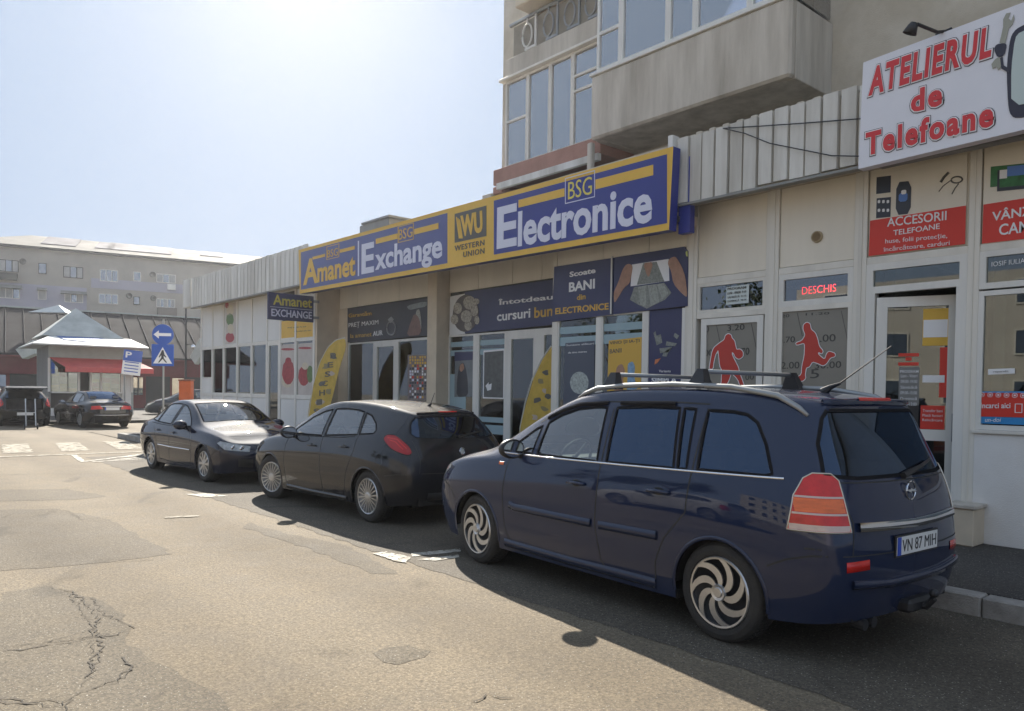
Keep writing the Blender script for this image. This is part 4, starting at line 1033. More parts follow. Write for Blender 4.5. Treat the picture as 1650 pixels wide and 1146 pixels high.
# window with wall beneath
window(-2.84, -1.95, 2.72, 3.10, YF-.004, M_frame, .06, M_glass)
window(-2.84, -1.95, 1.30, 2.70, YF-.004, M_frame, .05, M_glass)
window(-1.83, -.5, 1.30, 3.10, YF-.004, M_frame, .05, M_glass)
sb('window_sill', -2.86, -.3, YF-.05, YF-.005, 1.262, 1.298, M_frame2, .006)
sb('low_wall', -2.84, 6, YF-.02, YF+.2, .15, 1.26, M_lowwall, .004)
sb('front_wall', -.38, 6, YF, YF+.2, 1.26, HZ, M_lowwall)
o = sb('plinth_block', -2.98, -2.72, YF-.33, YF-.025, .15, .52, M_beige, .012)
sb('plinth_cap', -3.0, -2.70, YF-.35, YF-.022, .522, .56, M_conc, .006)
sb('door_step', -3.98, -3.0, YF-.3, YF-.015, .15, .27, M_conc, .01)
# extractor grille
bm = lathe(B(), [(0, -.02), (.052, -.02), (.056, -.03), (.066, -.028), (.07, -.0)], (-4.585, YF+.014, 3.50), 'y', 28)
M_vent = mat('vent_beige', (.42, .33, .2), .6); vv = off(obj('air_vent', bm, M_vent, smooth=True)); vv.parent = shop
bm = B()
for k in range(9):
    z = 3.50-.044+.011*k; w = math.sqrt(max(0, .05**2-(z-3.5)**2)); bx(bm, -4.585-w, -4.585+w, YF-.013, YF-.0062, z-.0025, z+.0025)
o = off(obj('vent_slat', bm, mat('vent_brown', (.2, .14, .07), .7))); o['kind'] = 'stuff'; o.parent = vv
# --- projecting block with the "BANI" banner
sb('post', -9.08, -8.95, YF-.01, YF+.6, .15, 2.80, M_frame2, .004); sb('post', -9.08, -9.0, YF+.0, YF+.6, 2.80, HZ, M_panel)
for x0, x1 in ((-8.095, -7.995), (-7.185, -7.085), (-6.505, -6.45)): sb('post', x0, x1, YF-.008, YF+.10, .15, 2.80, M_frame, .004)
window(-8.95, -8.095, .72, 2.80, YF, M_frame, .022, M_glass); window(-7.995, -7.185, .72, 2.80, YF, M_frame, .022, M_glass)
sb('sill_wall', -8.95, -6.505, YF+.005, YF+.10, .15, .72, M_white)
sb('cladding_panel', -7.085, -6.505, YF+.012, YF+.06, .72, 2.80, M_nav)
for xa, xb in ((-8.95, -8.095), (-7.995, -7.185)):   # frosted bands on the glass
    for z0, z1 in ((2.55, 2.66), (2.36, 2.50), (1.02, 1.12), (.82, .96)):
        q = sb('frosted_band', xa+.024, xb-.024, YF+.0215, YF+.0245, z0, z1, M_bandg)
xs = [-9.0]+[at(x, 400).x for x in (971, 1045)]
for a, b in zip(xs, xs[1:]+[-6.45]):
    if b-a > .05: joint_panel(a, b, 3.63, HZ, YF+.012, M_panel)
sb('header', -9.0, -6.45, YF+.045, YF+.1, 2.80, HZ, M_dark)
# --- recess, plane YR
K = YR/YF
def rx(px): return at(px, 545, YR).x
def recess_clad(pa, pb, pxs, z0=3.60):
    xs = [pa]+[at(x, 460, YR).x for x in pxs]+[pb]
    for a, b in zip(xs, xs[1:]): joint_panel(a, b, z0, HZ, YR+.012, M_panel)
    sb('header', pa, pb, YR+.045, YR+.1, 2.72, HZ, M_dark)
recess_clad(-12.78, -9.08, (770, 825, 872))
recess_clad(-17.40, -13.11, (520, 545, 575, 610, 643))
zt = 2.74
window(-12.77, -11.92, .30, zt, YR, M_frame, .035, M_glass); window(-11.80, -10.97, .30, zt, YR, M_frame, .035, M_glass)
sb('post', -11.92, -11.80, YR-.006, YR+.1, .15, zt, M_frame, .004)
sb('sill_wall', -12.77, -10.97, YR+.004, YR+.1, .15, .30, M_white)
window(-10.97, -10.04, .16, zt, YR-.004, M_frame, .16, M_glass, 'door', bot=.3); window(-10.04, -9.08, .16, zt, YR-.004, M_frame, .12, M_glass, 'door', bot=.3)
for xa, xb in ((-12.73, -11.96), (-11.76, -11.01)):
    for z0, z1 in ((2.50, 2.60), (2.32, 2.43), (1.02, 1.12), (.80, .97)): sb('frosted_band', xa, xb, YR+.0215, YR+.0245, z0, z1, M_bandg)
sb('frosted_band', -12.73, -12.2, YR+.0215, YR+.0245, 1.25, 1.95, M_bandg)
sb('column', -13.11, -12.78, 9.0, YR+.1, .15, HZ, M_beige, .006); sb('column_base', -13.12, -12.775, 8.985, YR+.1, .15, .40, M_conc, .006)
# left recess: pawn shop
window(-16.94, -15.72, .30, zt, YR, M_frame, .035, M_glass); window(-15.72, -14.72, .16, zt, YR-.004, M_frame, .14, M_glass, 'door', bot=.3); window(-14.72, -13.11, .30, zt, YR, M_frame, .05, M_glass)
sb('sill_wall', -16.94, -15.72, YR+.004, YR+.1, .15, .30, M_white); sb('sill_wall', -14.72, -13.11, YR+.004, YR+.1, .15, .30, M_white)
sb('wall_pier', -17.40, -16.94, YR-.02, YR+.1, .15, 3.6, M_beige)
sb('side_wall', -17.52, -17.40, YF+.01, YR+.1, .15, HZ, M_beige)
# lattice of light bulbs / goods in the right hand window
# --- white corner shop
WX = [-25.5, -24.51, -23.56, -22.47, -21.41, -20.35, -19.51, -18.57, -17.54]
zt2 = 2.84
for x in WX: sb('post', x-.045, x+.045, YF-.01, YF+.10, .15, HZ, M_frame, .004)
for i, (a, b) in enumerate(zip(WX, WX[1:])):
    a += .045; b -= .045
    if i not in (6, 7): joint_panel(a, b, zt2+.06, HZ, YF+.012, M_white)
    sb('transom_bar', a, b, YF, YF+.09, zt2, zt2+.06, M_frame, .003)
    if i == 5: window(a, b, .17, zt2, YF+.003, M_frame, .075, M_glass, 'door', bot=.3); continue
    zb = 1.90 if i < 1 else 1.42
    window(a, b, zb, zt2, YF+.003, M_frame, .03, M_glass)
    if i < 1: joint_panel(a, b, 1.42, zb, YF+.01, M_white)
    sb('transom_bar', a, b, YF, YF+.09, 1.34, 1.42, M_frame, .003)
    joint_panel(a, b, .17, 1.34, YF+.012, M_white)
window(WX[6]+.045, WX[7]-.045, zt2+.06, HZ, YF+.003, M_frame, .03, M_blueg)
joint_panel(WX[7]+.045, WX[8]-.045, zt2+.06, HZ, YF+.012, M_white)
sb('end_wall', -25.55, -25.42, YF, 13.4, .15, 4.32, M_white)
# --- canopies of folded sheet
def canopy(xa, xb, z0, z1, Y, n, m, jitter=.004, lab=None):
    c = sb('canopy', xa, xb, Y+.05, Y+.09, z0+.05, z1-.05, M_wall)
    w = (xb-xa)/n
    for k in range(n):
        a = xa+k*w; r = rnd.uniform(-jitter, jitter); dz = rnd.uniform(-jitter, jitter)*2
        bm = B(); P = [(a+.006, Y+.045), (a+.012, Y+r), (a+w-.020, Y+r), (a+w-.014, Y+.045)]
        lo = [bm.verts.new((x, y, z0+dz)) for x, y in P]; hi = [bm.verts.new((x, y, z1+dz)) for x, y in P]
        bm.faces.new(lo); bm.faces.new(hi)
        for i in range(4): bm.faces.new((lo[i], lo[(i+1) % 4], hi[(i+1) % 4], hi[i]))
        o = off(obj('canopy_panel', bm, m)); o.parent = c
    o = sb('canopy_soffit', xa, xb, Y+.09, YF+.4, z0+.06, z0+.10, M_wall); o.parent = c
    o = sb('canopy_edge', xa-.01, xb+.01, Y-.012, Y+.10, z0-.035, z0-.006, M_grey); o.parent = c
    return c
canopy(-6.28, -3.70, 4.09, 4.93, 8.2, 13, M_metalp, .012)
canopy(-3.70, 6, 4.09, 4.93, 8.3, 40, M_metalp, .006)
canopy(-25.0, -16.95, 4.11, 5.02, 8.2, 34, M_metalp)
canopy(-16.95, -6.28, 4.09, 4.60, 8.35, 44, M_metalp)
sb('canopy_panel', -25.75, -25.04, 8.2, 8.24, 4.15, 5.04, M_metalp, .004); sb('canopy_panel', -25.79, -25.755, 8.2, 13, 4.15, 5.04, M_metalp, .004)
o = sb('flashing', -6.36, -6.285, 8.12, 8.26, 4.06, 4.98, M_frame, .003)
# loose cables over the right canopy
def wire(name, px, Y, r, lab, g=None):
    pts = [at(x, y, Y) for x, y in px]; Q = []
    for i in range(len(pts)-1):
        for j in range(6): Q.append(pts[i].lerp(pts[i+1], j/6))
    Q.append(pts[-1]); o = obj(name, tube(B(), Q, r, 6), M_black, smooth=True); tag(o, lab, 'cable', g); return o
wire('cable', [(1165, 207), (1200, 215), (1240, 231), (1290, 241), (1340, 251), (1392, 252)], 8.16, .007, 'black cable sagging lower across the right corrugated canopy')
wire('cable', [(1165, 207), (1230, 203), (1290, 199), (1392, 191)], 8.16, .007, 'black cable running nearly level along the top of the right canopy')
# small box lamp on the pilaster
sp = thing('wall_siren', 'small beige box fixed beside the blue banner under the canopy', 'siren', (-6.36, YF-.1, 3.9))
box('housing', (-.13, .13, -.08, .075, -.06, .12), M_beige, sp, .01); box('lens', (-.10, .06, -.07, .07, -.16, -.063), mat('amber_lens', (.45, .17, .04), .3), sp, .02)
sp.scale = (.8,)*3
# roof box
rb = thing('roof_cowl', 'grey sheet metal cowl on the roof behind the long sign', 'roof box', (-15.6, 9.6, 4.45))
box('casing', (-.65, .65, -.4, .4, 0, 1.02), M_grey, rb); box('lid', (-.5, .72, -.45, .45, 1.023, 1.07), M_grey, rb); box('knob', (-.1, .05, -.1, .1, 1.073, 1.17), M_grey, rb)
# ------------------------------------------------------------------ signs and posters
def sign_box(name, lab, px4, Y, m, th=.10, cat='sign', group=None):
    """panel from the photograph's corners (left-top, left-bottom, right-bottom, right-top), with real thickness"""
    P = [at(x, y, Y) for x, y in px4]; c = sum(P, Vector())/4
    t = thing(name, lab, cat, (c.x, Y, min(p.z for p in P)), 0, group)
    bm = plate(B(), [p-t.location for p in P], (0, th, 0))
    obj('panel', bm, m, t); return t
def rel(o, t):
    for v in o.data.vertices: v.co -= t.location
    o.parent = t; return o
def stx(t, s, x0, y0, x1, y1, Y, m, **k):
    k.setdefault('th', .004); o = pxtext(s, x0, y0, x1, y1, Y, m, None, **k); return rel(o, t)
def spo(t, name, pts, Y, m, th=.004, off_=0): return rel(pxpoly(name, pts, Y, m, None, th, off_), t)
YS = 8.0
def sgn_y(x, f):   # sign band: f=0 bottom edge, 1 top edge, photograph pixels
    t = (x-481)/(1082-481); yb, yt = (YSB(x), YST(x)); return yb+(yt-yb)*f
PB0, PB1, PT0, PT1 = at(483, 473.5, YS), at(1078, 370.5, YS), at(481, 403, YS), at(1085, 236, YS)
def YSB(x):
    return proj_y(x, PB0, PB1)
def YST(x):
    return proj_y(x, PT0, PT1)
def project(P):
    q = P-CAM; z = q.dot(cw); return 825+FPX*q.dot(cr)/z, CYP-FPX*q.dot(cu)/z
def proj_y(x, A, Bq):
    lo, hi = -.2, 1.2
    for _ in range(40):
        m_ = (lo+hi)/2
        if project(A.lerp(Bq, m_))[0] < x: lo = m_
        else: hi = m_
    return project(A.lerp(Bq, (lo+hi)/2))[1]
def band(x0, x1, f0, f1): return [(x0, sgn_y(x0, f1)), (x0, sgn_y(x0, f0)), (x1, sgn_y(x1, f0)), (x1, sgn_y(x1, f1))]
big = sign_box('shop_sign', 'long yellow framed blue sign band of the exchange office above the shop fronts', [(481, 403), (483, 473.5), (1078, 370.5), (1085, 236)], YS, M_blu, .15)
spo(big, 'yellow_face', [(481, 403), (483, 473.5), (1078, 370.5), (1085, 236)], YS, M_yel, .0006, 0)
M_blu2 = flat('sign_blue_faded', (.075, .09, .26), .35, var=.08)
def bl(name, x0, x1, f0, f1, m, o_=.004, th=.003): return spo(big, name, band(x0, x1, f0, f1), YS, m, th, o_-.003)
bl('blue_field', 485, 721, .085, .93, M_blu2); bl('blue_field', 796, 1075, .085, .925, M_blu)
bl('divider', 577, 579, .15, .85, M_sil, .008)
def sx(s, x0, f0, x1, f1, m, x_=None, **k):
    # rectangle in sign space: left x0.. right x1, between band fractions measured at each end
    a = at(x0, sgn_y(x0, f0), YS); b = at(x1, sgn_y(x1, f0), YS); c = at(x0, sgn_y(x0, f1), YS)
    o = text(s, a, Vector((b.x, a.y, c.z)), m, None, off=.005, skew=b.z-a.z, th=.006, **k); return rel(o, big)
sx('A', 489, .17, 513, .74, M_yel, bold=.03); sx('manet', 512, .17, 573, .56, M_yel, bold=.028)
bl('bar', 504, 524, .70, .76, M_yel, .008); bl('bar', 548, 572, .70, .77, M_yel, .008); sx('BSG', 528, .66, 545, .82, M_org)
sx('E', 583, .17, 603, .76, M_sil, bold=.028); sx('xchange', 605, .07, 713, .62, M_sil, bold=.028)
bl('bar', 606, 641, .70, .80, M_yel, .008); bl('bar', 668, 707, .70, .80, M_yel, .008); sx('BSG', 643, .67, 665, .86, M_org)
bl('logo_field', 733, 784, .40, .88, M_dgr, .006)
for k in range(3): spo(big, 'logo_stroke', [(735.5+k*2.4, sgn_y(735, .82-.02*k)), (737+k*2.4, sgn_y(737, .82-.02*k)), (742+k*2.2, sgn_y(742, .46)), (740+k*2.2, sgn_y(740, .45))], YS, M_yel, .004, .007)
sx('WU', 742, .47, 778, .82, M_yel, bold=.045, shear=-.12)
sx('WESTERN', 733, .26, 781, .35, M_dgr, bold=.012, space=1.15); sx('UNION', 747, .13, 781, .22, M_dgr, bold=.012, space=1.15)
sx('E', 801, .16, 833, .80, M_sil, bold=.028); sx('lectronice', 835, .13, 1051, .66, M_sil, bold=.028)
bl('bar', 836, 910, .72, .835, M_yel, .008); bl('bar', 960, 1053, .71, .84, M_yel, .008)
def outline_box(t, x0, x1, f0, f1, m):
    for q in ((x0, x1, f1-.012, f1), (x0, x1, f0, f0+.012), (x0, x0+1.0, f0, f1), (x1-1.0, x1, f0, f1)): bl('outline', *q, m, .008)
outline_box(big, 911, 959, .61, .97, M_sil); sx('BSG', 916, .66, 954, .90, flat('sign_light_yellow', (.72, .62, .10)), bold=-.005)
outline_box(big, 641.5, 667, .62, .92, M_org); outline_box(big, 526.5, 547, .62, .90, M_org)
o = box('sign_back', (PB1.x-.02, PB1.x+.16, 8.22, 8.32, PB1.z-.02, PT1.z-.1), M_blu); rel(o, big)
o = box('sign_rail', (PB0.x, PB1.x, 8.17, 8.34, 3.86, 3.93), M_dark); rel(o, big)
# white phone workshop sign
YA = 7.98
TL, BL_, = at(1391, 101, YA), at(1383, 272.5, YA)
TRm, BRm = at(1646, 5, YA), at(1650, 209, YA)
e = 2.1
def ext(a, b, k): return a+(b-a)*k
TR2, BR2 = ext(TL, TRm, e), ext(BL_, BRm, e)
ph = thing('workshop_sign', 'large white sign with red outlined lettering of the phone workshop', 'sign', ((TL.x+TR2.x)/2, YA, BL_.z))
obj('panel', plate(B(), [p-ph.location for p in (TL, BL_, BR2, TR2)], (0, .12, 0)), mat('sign_white_sheet', (.74, .74, .78), .4, var=.04), ph)
M_redl = flat('letter_red', (.62, .035, .04), .45); M_blk = flat('letter_black', (.03, .03, .05), .5)
def atl(s, x0, y0, x1, y1, ydrop, shear=0., squash=0):
    """x0,y0 lower left; x1,y1 upper right of the last letter; ydrop: y of the baseline at the right end"""
    a, b, c = at(x0, y0, YA), at(x1, y1, YA), at(x1, ydrop, YA)
    for k, (bo, m, of) in enumerate(((.085, M_blk, .002), (.068, M_wht, .006), (.040, M_redl, .010))):
        g_ = (.0, .007, .018)[k]
        o = text(s, Vector((a.x+g_, YA, a.z+g_)), Vector((b.x-g_, YA, a.z+(b.z-c.z)-g_)), m, None, bold=bo, space=1.2, off=of, skew=c.z-a.z, th=.004, shear=shear)
        rel(o, ph)
atl('ATELIERUL', 1397, 160, 1603, 37, 94, .12); atl('de', 1465, 187, 1523, 128, 172); atl('Telefoane', 1392, 256, 1606, 157, 206)
# plain smartphone and spanner beside the words
def phx(name, pts, m, o_): return spo(ph, name, pts, YA, m, .004, o_)
phx('phone_outline', chaikin([(1628, 60), (1640, 44), (1700, 22), (1700, 178), (1636, 193), (1625, 180), (1622, 110)], 2), M_blk, .002)
phx('phone_screen', chaikin([(1636, 62), (1644, 52), (1692, 36), (1692, 160), (1630, 172), (1630, 110)], 1), flat('pale_screen', (.50, .58, .55)), .006)
phx('spanner', [(1617, 32), (1622, 22), (1629, 21), (1625, 30), (1630, 34), (1634, 24), (1635, 30), (1632, 40), (1626, 46), (1620, 72), (1611, 70), (1617, 44)], flat('spanner_grey', (.33, .33, .27)), .006)
phx('spanner', [(1611, 92), (1617, 98), (1614, 108), (1609, 114), (1606, 108), (1600, 112), (1598, 104), (1604, 96)], flat('spanner_grey', (.33, .33, .27)), .006)
phx('hand', chaikin([(1602, 80), (1606, 72), (1620, 70), (1623, 74), (1619, 90), (1608, 94)], 1), M_blk, .008)
phx('arm', [(1612, 94), (1616, 92), (1618, 106), (1628, 112), (1627, 119), (1614, 111)], M_blk, .007)
# gooseneck floodlight above it
fl = thing('floodlight', 'black floodlight on an arm above the white workshop sign', 'lamp', at(1530, 50, YA+.1))
def fr(x, y, Y=YA): return at(x, y, Y)-fl.location
obj('arm', tube(B(), [fr(1530, 50, YA+.1), fr(1510, 52, 7.9), fr(1478, 39, 7.6)], .016, 8), M_black, fl)
obj('bracket', tube(B(), [fr(1508, 57, YA+.06), fr(1534, 46, YA+.06)], .014, 6), M_black, fl)
bm = lathe(B(), [(0, .03), (.03, .03), (.045, 0), (.065, -.07), (.06, -.07), (.04, 0)], (0, 0, 0), 'z', 20)
for v in bm.verts: v.co = Matrix.Rotation(R(25), 3, 'Y') @ v.co + fr(1471, 42, 7.6)
hd = obj('lamp_head', bm, M_black, fl, smooth=True)
# red panels over the door and window
def poster(name, lab, px4, Y, m, cat='poster', th=.006, group=None): return sign_box(name, lab, px4, Y-th, m, th, cat, group)
YP = YF-.004
p = poster('shop_poster', 'red and cream panel reading accesorii telefoane above the open door', [(1405.5, 283), (1400, 413), (1555.5, 393.5), (1559, 247)], YP+.004, M_panel)
spo(p, 'red_field', [(1402.5, 356), (1400, 413), (1555.5, 393.5), (1557, 331.5)], YP, M_redp, .003, .004)
def px_words(t, s, x0, y0, x1, y1, yr, Y, m, **k):
    a, b, c = at(x0, y0, Y), at(x1, y1, Y), at(x1, yr, Y)
    k.setdefault('off', .009)
    o = text(s, a, Vector((b.x, a.y, a.z+(b.z-c.z))), m, None, skew=c.z-a.z, th=.003, **k); return rel(o, t)
px_words(p, 'ACCESORII', 1430, 366, 1526, 340, 355, YP, M_wht, bold=.01); px_words(p, 'TELEFOANE', 1440, 380, 1515, 360, 369, YP, M_wht, bold=.008)
px_words(p, 'huse, folii protecție,', 1427, 395, 1527, 376, 386, YP, M_wht, bold=.0); px_words(p, 'încărcătoare, carduri', 1424, 407, 1531, 387, 396, YP, M_wht)
M_scr = flat('phone_black', (.03, .035, .05), .35, var=.3); M_bl3 = flat('phone_blue', (.10, .22, .55))
def quad(x0, x1, y0, y1, sl=-.12): return [(x0, y0), (x0-(y1-y0)*.03, y1), (x1-(y1-y0)*.03, y1+(x1-x0)*sl), (x1, y0+(x1-x0)*sl)]
spo(p, 'phone_picture', quad(1413, 1436, 286, 313), YP, M_scr, .003, .004); spo(p, 'phone_picture', quad(1413, 1436, 320, 352, -.1), YP, M_scr, .003, .004)
spo(p, 'phone_picture', chaikin(quad(1445, 1469, 294, 347, -.1), 1), YP, M_scr, .003, .004); spo(p, 'app_picture', chaikin(quad(1449, 1463, 312, 326), 1), YP, M_bl3, .003, .008); spo(p, 'app_picture', chaikin(quad(1453, 1461, 307, 314), 1), YP, M_wht, .003, .009)
for k in range(3):
    for j in range(2): spo(p, 'icon_picture', chaikin(quad(1415+k*7.2, 1419+k*7.2, 323+j*14, 328+j*14), 1), YP, M_wht, .003, .008)
def cablepic(t, px, r, Y): return rel(obj('cable_picture', tube(B(), [at(x, y, Y)-Vector((0, .006, 0)) for x, y in px], r, 5), M_dgr), t)
n = 20
cablepic(p, [(1542+9*math.cos(a*2*math.pi/n), 290+5*math.sin(a*2*math.pi/n)-.8*math.cos(a*2*math.pi/n)) for a in range(n+1)], .008, YP)
cablepic(p, [(1532, 291), (1520, 300), (1513, 309)], .005, YP); cablepic(p, [(1545, 296), (1539, 304), (1534, 313)], .005, YP); cablepic(p, [(1529, 278), (1521, 286), (1516, 294)], .014, YP)
p = poster('shop_poster', 'red and cream panel reading vânzări camere at the right edge', [(1587, 247), (1582.5, 393), (1776, 371), (1790, 200)], YP+.004, M_panel)
spo(p, 'red_field', [(1585, 330), (1582.5, 393), (1776, 371), (1780, 300)], YP, M_redp, .003, .004)
px_words(p, 'VÂNZĂRI', 1599, 357, 1700, 320, 341, YP, M_wht, bold=.015); px_words(p, 'CAMERE', 1610, 380, 1700, 350, 369, YP, M_wht, bold=.015)
M_gr = flat('tablet_green', (.05, .22, .07), var=.5, vscale=9)
spo(p, 'tablet_picture', quad(1597, 1700, 269, 302, -.1), YP, M_gr, .003, .004); spo(p, 'tablet_picture', quad(1608, 1700, 275, 309, -.1), YP, M_scr, .003, .008)
spo(p, 'tablet_picture', quad(1612, 1700, 274, 303, -.1), YP, M_gr, .003, .012); spo(p, 'tablet_picture', quad(1624, 1700, 269, 285, -.1), YP, M_bl3, .003, .016); spo(p, 'tablet_picture', quad(1612, 1624, 275, 289, -.1), YP, M_wht, .003, .018)
YG = YF+.018
# lettering and stickers on the glass
t = thing('window_lettering', 'white name lettering on the narrow pane above the red topped window', 'lettering', at(1620, 440, YG)); px_words(t, 'IOSIF IULIA', 1598, 430, 1652, 416, 424, YG, M_wht, off=.003)
t = poster('window_poster', 'red and blue top-up sticker along the bottom of the right hand window', [(1574, 631), (1573, 682), (1790, 690), (1795, 630)], YG, flat('print_blue', (.03, .25, .55)))
spo(t, 'red_field', [(1574, 633), (1573.4, 671), (1790, 676), (1793, 634)], YG, M_redp, .003, .008)
px_words(t, 'Incarci aici', 1581, 658, 1629, 649, 658, YG, M_wht, bold=.01, off=.014); px_words(t, 'un-doi', 1588, 680, 1614, 673, 680, YG, M_wht, off=.014, shear=.2)
for k in range(8):
    c = at(1583+k*13.2, 636+.3*k, YG); bm = B(); nn = 18
    for rr, dd in ((.022, 0),): tube(bm, [c+Vector((rr*math.cos(a*2*math.pi/nn), -.014, rr*math.sin(a*2*math.pi/nn))) for a in range(nn+1)], .0028, 5, cap=False)
    bx(bm, c.x-.008, c.x+.008, c.y-.016, c.y-.011, c.z-.008, c.z+.008); rel(obj('round_icon', bm, M_wht), t)
c = at(1642, 658, YG); bm = B()
for q in ((-.032, -.026, -.045, .045), (.026, .032, -.045, .045), (-.026, .026, .039, .045), (-.026, .026, -.045, -.039)): bx(bm, c.x+q[0], c.x+q[1], c.y-.016, c.y-.010, c.z+q[2], c.z+q[3])
rel(obj('phone_icon', bm, M_wht), t)
t = poster('window_sticker', 'small white paper strip stuck on the right hand window', [(1592, 595), (1592, 604), (1635, 602), (1635, 593.5)], YG, M_wht, 'sticker')
px_words(t, 'reparații', 1601, 601, 1625, 597, 600, YG, M_dgr)
t = poster('window_sticker', 'white opening hours notice on the dark pane above the basketball film', [(1170.5, 463), (1170, 491.5), (1206, 488), (1207, 458)], YG, flat('notice_white', (.58, .64, .62)), 'notice')
px_words(t, 'PROGRAM', 1173, 468, 1203, 461, 465, YG, M_dgr, bold=.02)
for k, s in enumerate(('LUNI - VINERI  9-19', 'SÂMBĂTĂ  9-15', 'DUMINICĂ  10-14')): px_words(t, s, 1173, 475+k*6.2, 1203, 468+k*6.2, 472+k*6.2, YG, M_dgr)
# red led sign
t = thing('led_sign', 'red lit open sign reading deschis behind the small blue pane', 'sign', at(1320, 467, YF+.05))
box('casing', (-.30, .30, .02, .06, -.075, .075), M_black, t)
M_led = mat('red_led', (.5, .02, .03), .4, emit=((1, .10, .12), .7)); o = text('DESCHIS', at(1293, 475, YF+.045), Vector((at(1348, 462, YF+.045).x, YF+.045, at(1293, 463, YF+.045).z)), M_led, None, bold=-.008, off=.01); rel(o, t)
# --- betting films
def zz(x, y): return (1100+x/5.5, 440+y/5.5)
BASK = [(405, 538), (430, 550), (437, 578), (460, 600), (470, 650), (478, 680), (510, 675), (535, 700), (535, 740), (500, 765), (468, 745), (455, 712), (438, 700), (437, 725), (470, 790), (495, 840), (500, 880), (525, 940), (548, 1010), (585, 1075), (555, 1085), (515, 1010), (490, 940), (430, 880), (415, 940), (380, 1010), (350, 1080), (320, 1075), (345, 980), (350, 860), (330, 820), (322, 720), (316, 680), (292, 720), (275, 790), (268, 850), (238, 850), (245, 800), (262, 700), (280, 660), (330, 620), (372, 592), (380, 555)]
FOOT = [(1100, 437), (1130, 450), (1137, 500), (1175, 530), (1195, 580), (1210, 650), (1245, 690), (1235, 715), (1205, 700), (1200, 720), (1260, 770), (1280, 710), (1300, 695), (1350, 712), (1352, 740), (1310, 750), (1270, 810), (1240, 820), (1200, 800), (1150, 785), (1125, 830), (1095, 840), (1085, 900), (1090, 935), (1060, 960), (1010, 945), (1015, 925), (1055, 900), (1060, 820), (1080, 740), (1085, 640), (1075, 620), (1010, 640), (1005, 620), (1060, 600), (1090, 550), (1070, 500), (1072, 460)]
YFm = YF+.0275
def silhouette(lab, P, nums, lines):
    c = at(*zz(*P[0]), YFm); t = thing('window_figure', lab, 'window decal', (c.x, YFm, c.z-.6))
    cx = sum(p[0] for p in P)/len(P); cy = sum(p[1] for p in P)/len(P)
    P = chaikin(P, 1)
    def grow(Q, d):
        out = []; n = len(Q)
        A = sum(Q[i][0]*Q[(i+1) % n][1]-Q[(i+1) % n][0]*Q[i][1] for i in range(n)); sg = 1 if A > 0 else -1
        for i in range(n):
            a, b, c_ = Vector(Q[i-1]), Vector(Q[i]), Vector(Q[(i+1) % n]); tt = (c_-a); tt = tt/max(tt.length, 1e-6); out.append((b.x+sg*tt.y*d, b.y-sg*tt.x*d))
        return out
    for d, m, o_ in ((9, M_dline, .0), (7, M_wht, .0015), (0, M_redf, .003)): spo(t, 'figure', [zz(*q) for q in grow(P, d)], YFm, m, .001, o_)
    for (s, x0, y0, x1, y1, yr) in nums: px_words(t, s, *zz(x0, y0), *zz(x1, y1), zz(0, yr)[1], YFm, M_dline, bold=.0, off=-.002)
    for (x0, y0, x1, y1) in lines: spo(t, 'line', [zz(x0-2, y0), zz(x0+2, y0), zz(x1+2, y1), zz(x1-2, y1)], YFm, M_dline, .001, -.0003)
    return t
silhouette('red basketball player silhouette with betting odds on the door film', BASK, [('3.20', 395, 515, 548, 450, 502), ('0', 205, 528, 232, 470, 526), ('00', 196, 738, 262, 675, 730), ('70', 520, 730, 590, 660, 724), ('00', 555, 950, 632, 890, 944)], [(300, 465, 330, 610), (608, 448, 652, 665)])
silhouette('red footballer silhouette with betting odds on the wide window film', FOOT, [('.20', 862, 398, 945, 365, 392), ('11.20', 1090, 378, 1300, 345, 366), ('4.70', 846, 622, 995, 560, 614), ('.00', 1215, 612, 1355, 540, 606), ('2.00', 872, 850, 1035, 785, 846), ('30.00', 1170, 850, 1405, 780, 840), ('5', 1130, 935, 1210, 850, 930)], [(1015, 352, 1060, 560), (1405, 335, 1498, 760)])
# --- blue banner block: Scoate BANI din ELECTRONICE
YB_ = YF-.03
bn = sign_box('shop_banner', 'navy banner reading scoate bani din electronice above the glazed block', [(893, 430), (889, 519), (986.5, 507), (988.5, 415.5)], YB_, M_nav, .03, 'banner')
px_words(bn, 'Scoate', 918, 447, 960, 431, 440, YB_, M_wht, bold=.03, off=.003); px_words(bn, 'BANI', 917, 471, 959, 449, 465, YB_, M_wht, bold=.03, off=.003); px_words(bn, 'din', 930, 484, 944, 473, 482, YB_, M_org, bold=.02, off=.003); px_words(bn, 'ELECTRONICE', 895, 507, 981, 488, 499, YB_, M_org, bold=.025, off=.003)
bp_ = sign_box('shop_banner', 'navy banner with two hands pulling out banknotes beside the beige siren', [(990, 415), (988, 506.5), (1108, 493), (1108, 405), (1102, 397.5)], YB_, M_nav, .03, 'banner')
M_skin = flat('print_skin', (.42, .23, .15), var=.25, vscale=12); M_note = flat('print_banknote', (.27, .29, .26), var=.45, vscale=30)
def z5(x, y): return (870+x/4.408, 380+y/4.408)
def bpx(name, pts, m, o_, it=1): return spo(bp_, name, [z5(*q) for q in (chaikin(pts, it) if it else pts)], YB_, m, .002, o_)
bpx('phone_sheet_picture', [(655, 205), (915, 165), (920, 320), (645, 360)], M_wht, .002, 0)
bpx('banknote_picture', [(735, 195), (830, 185), (885, 325), (690, 350)], M_note, .004, 0)
bpx('thumb_picture', [(735, 195), (808, 185), (780, 290), (765, 290)], M_skin, .006)
bpx('banknote_picture', [(670, 365), (885, 335), (935, 405), (890, 455), (760, 518), (700, 490), (640, 455), (660, 400)], M_note, .004, 0)
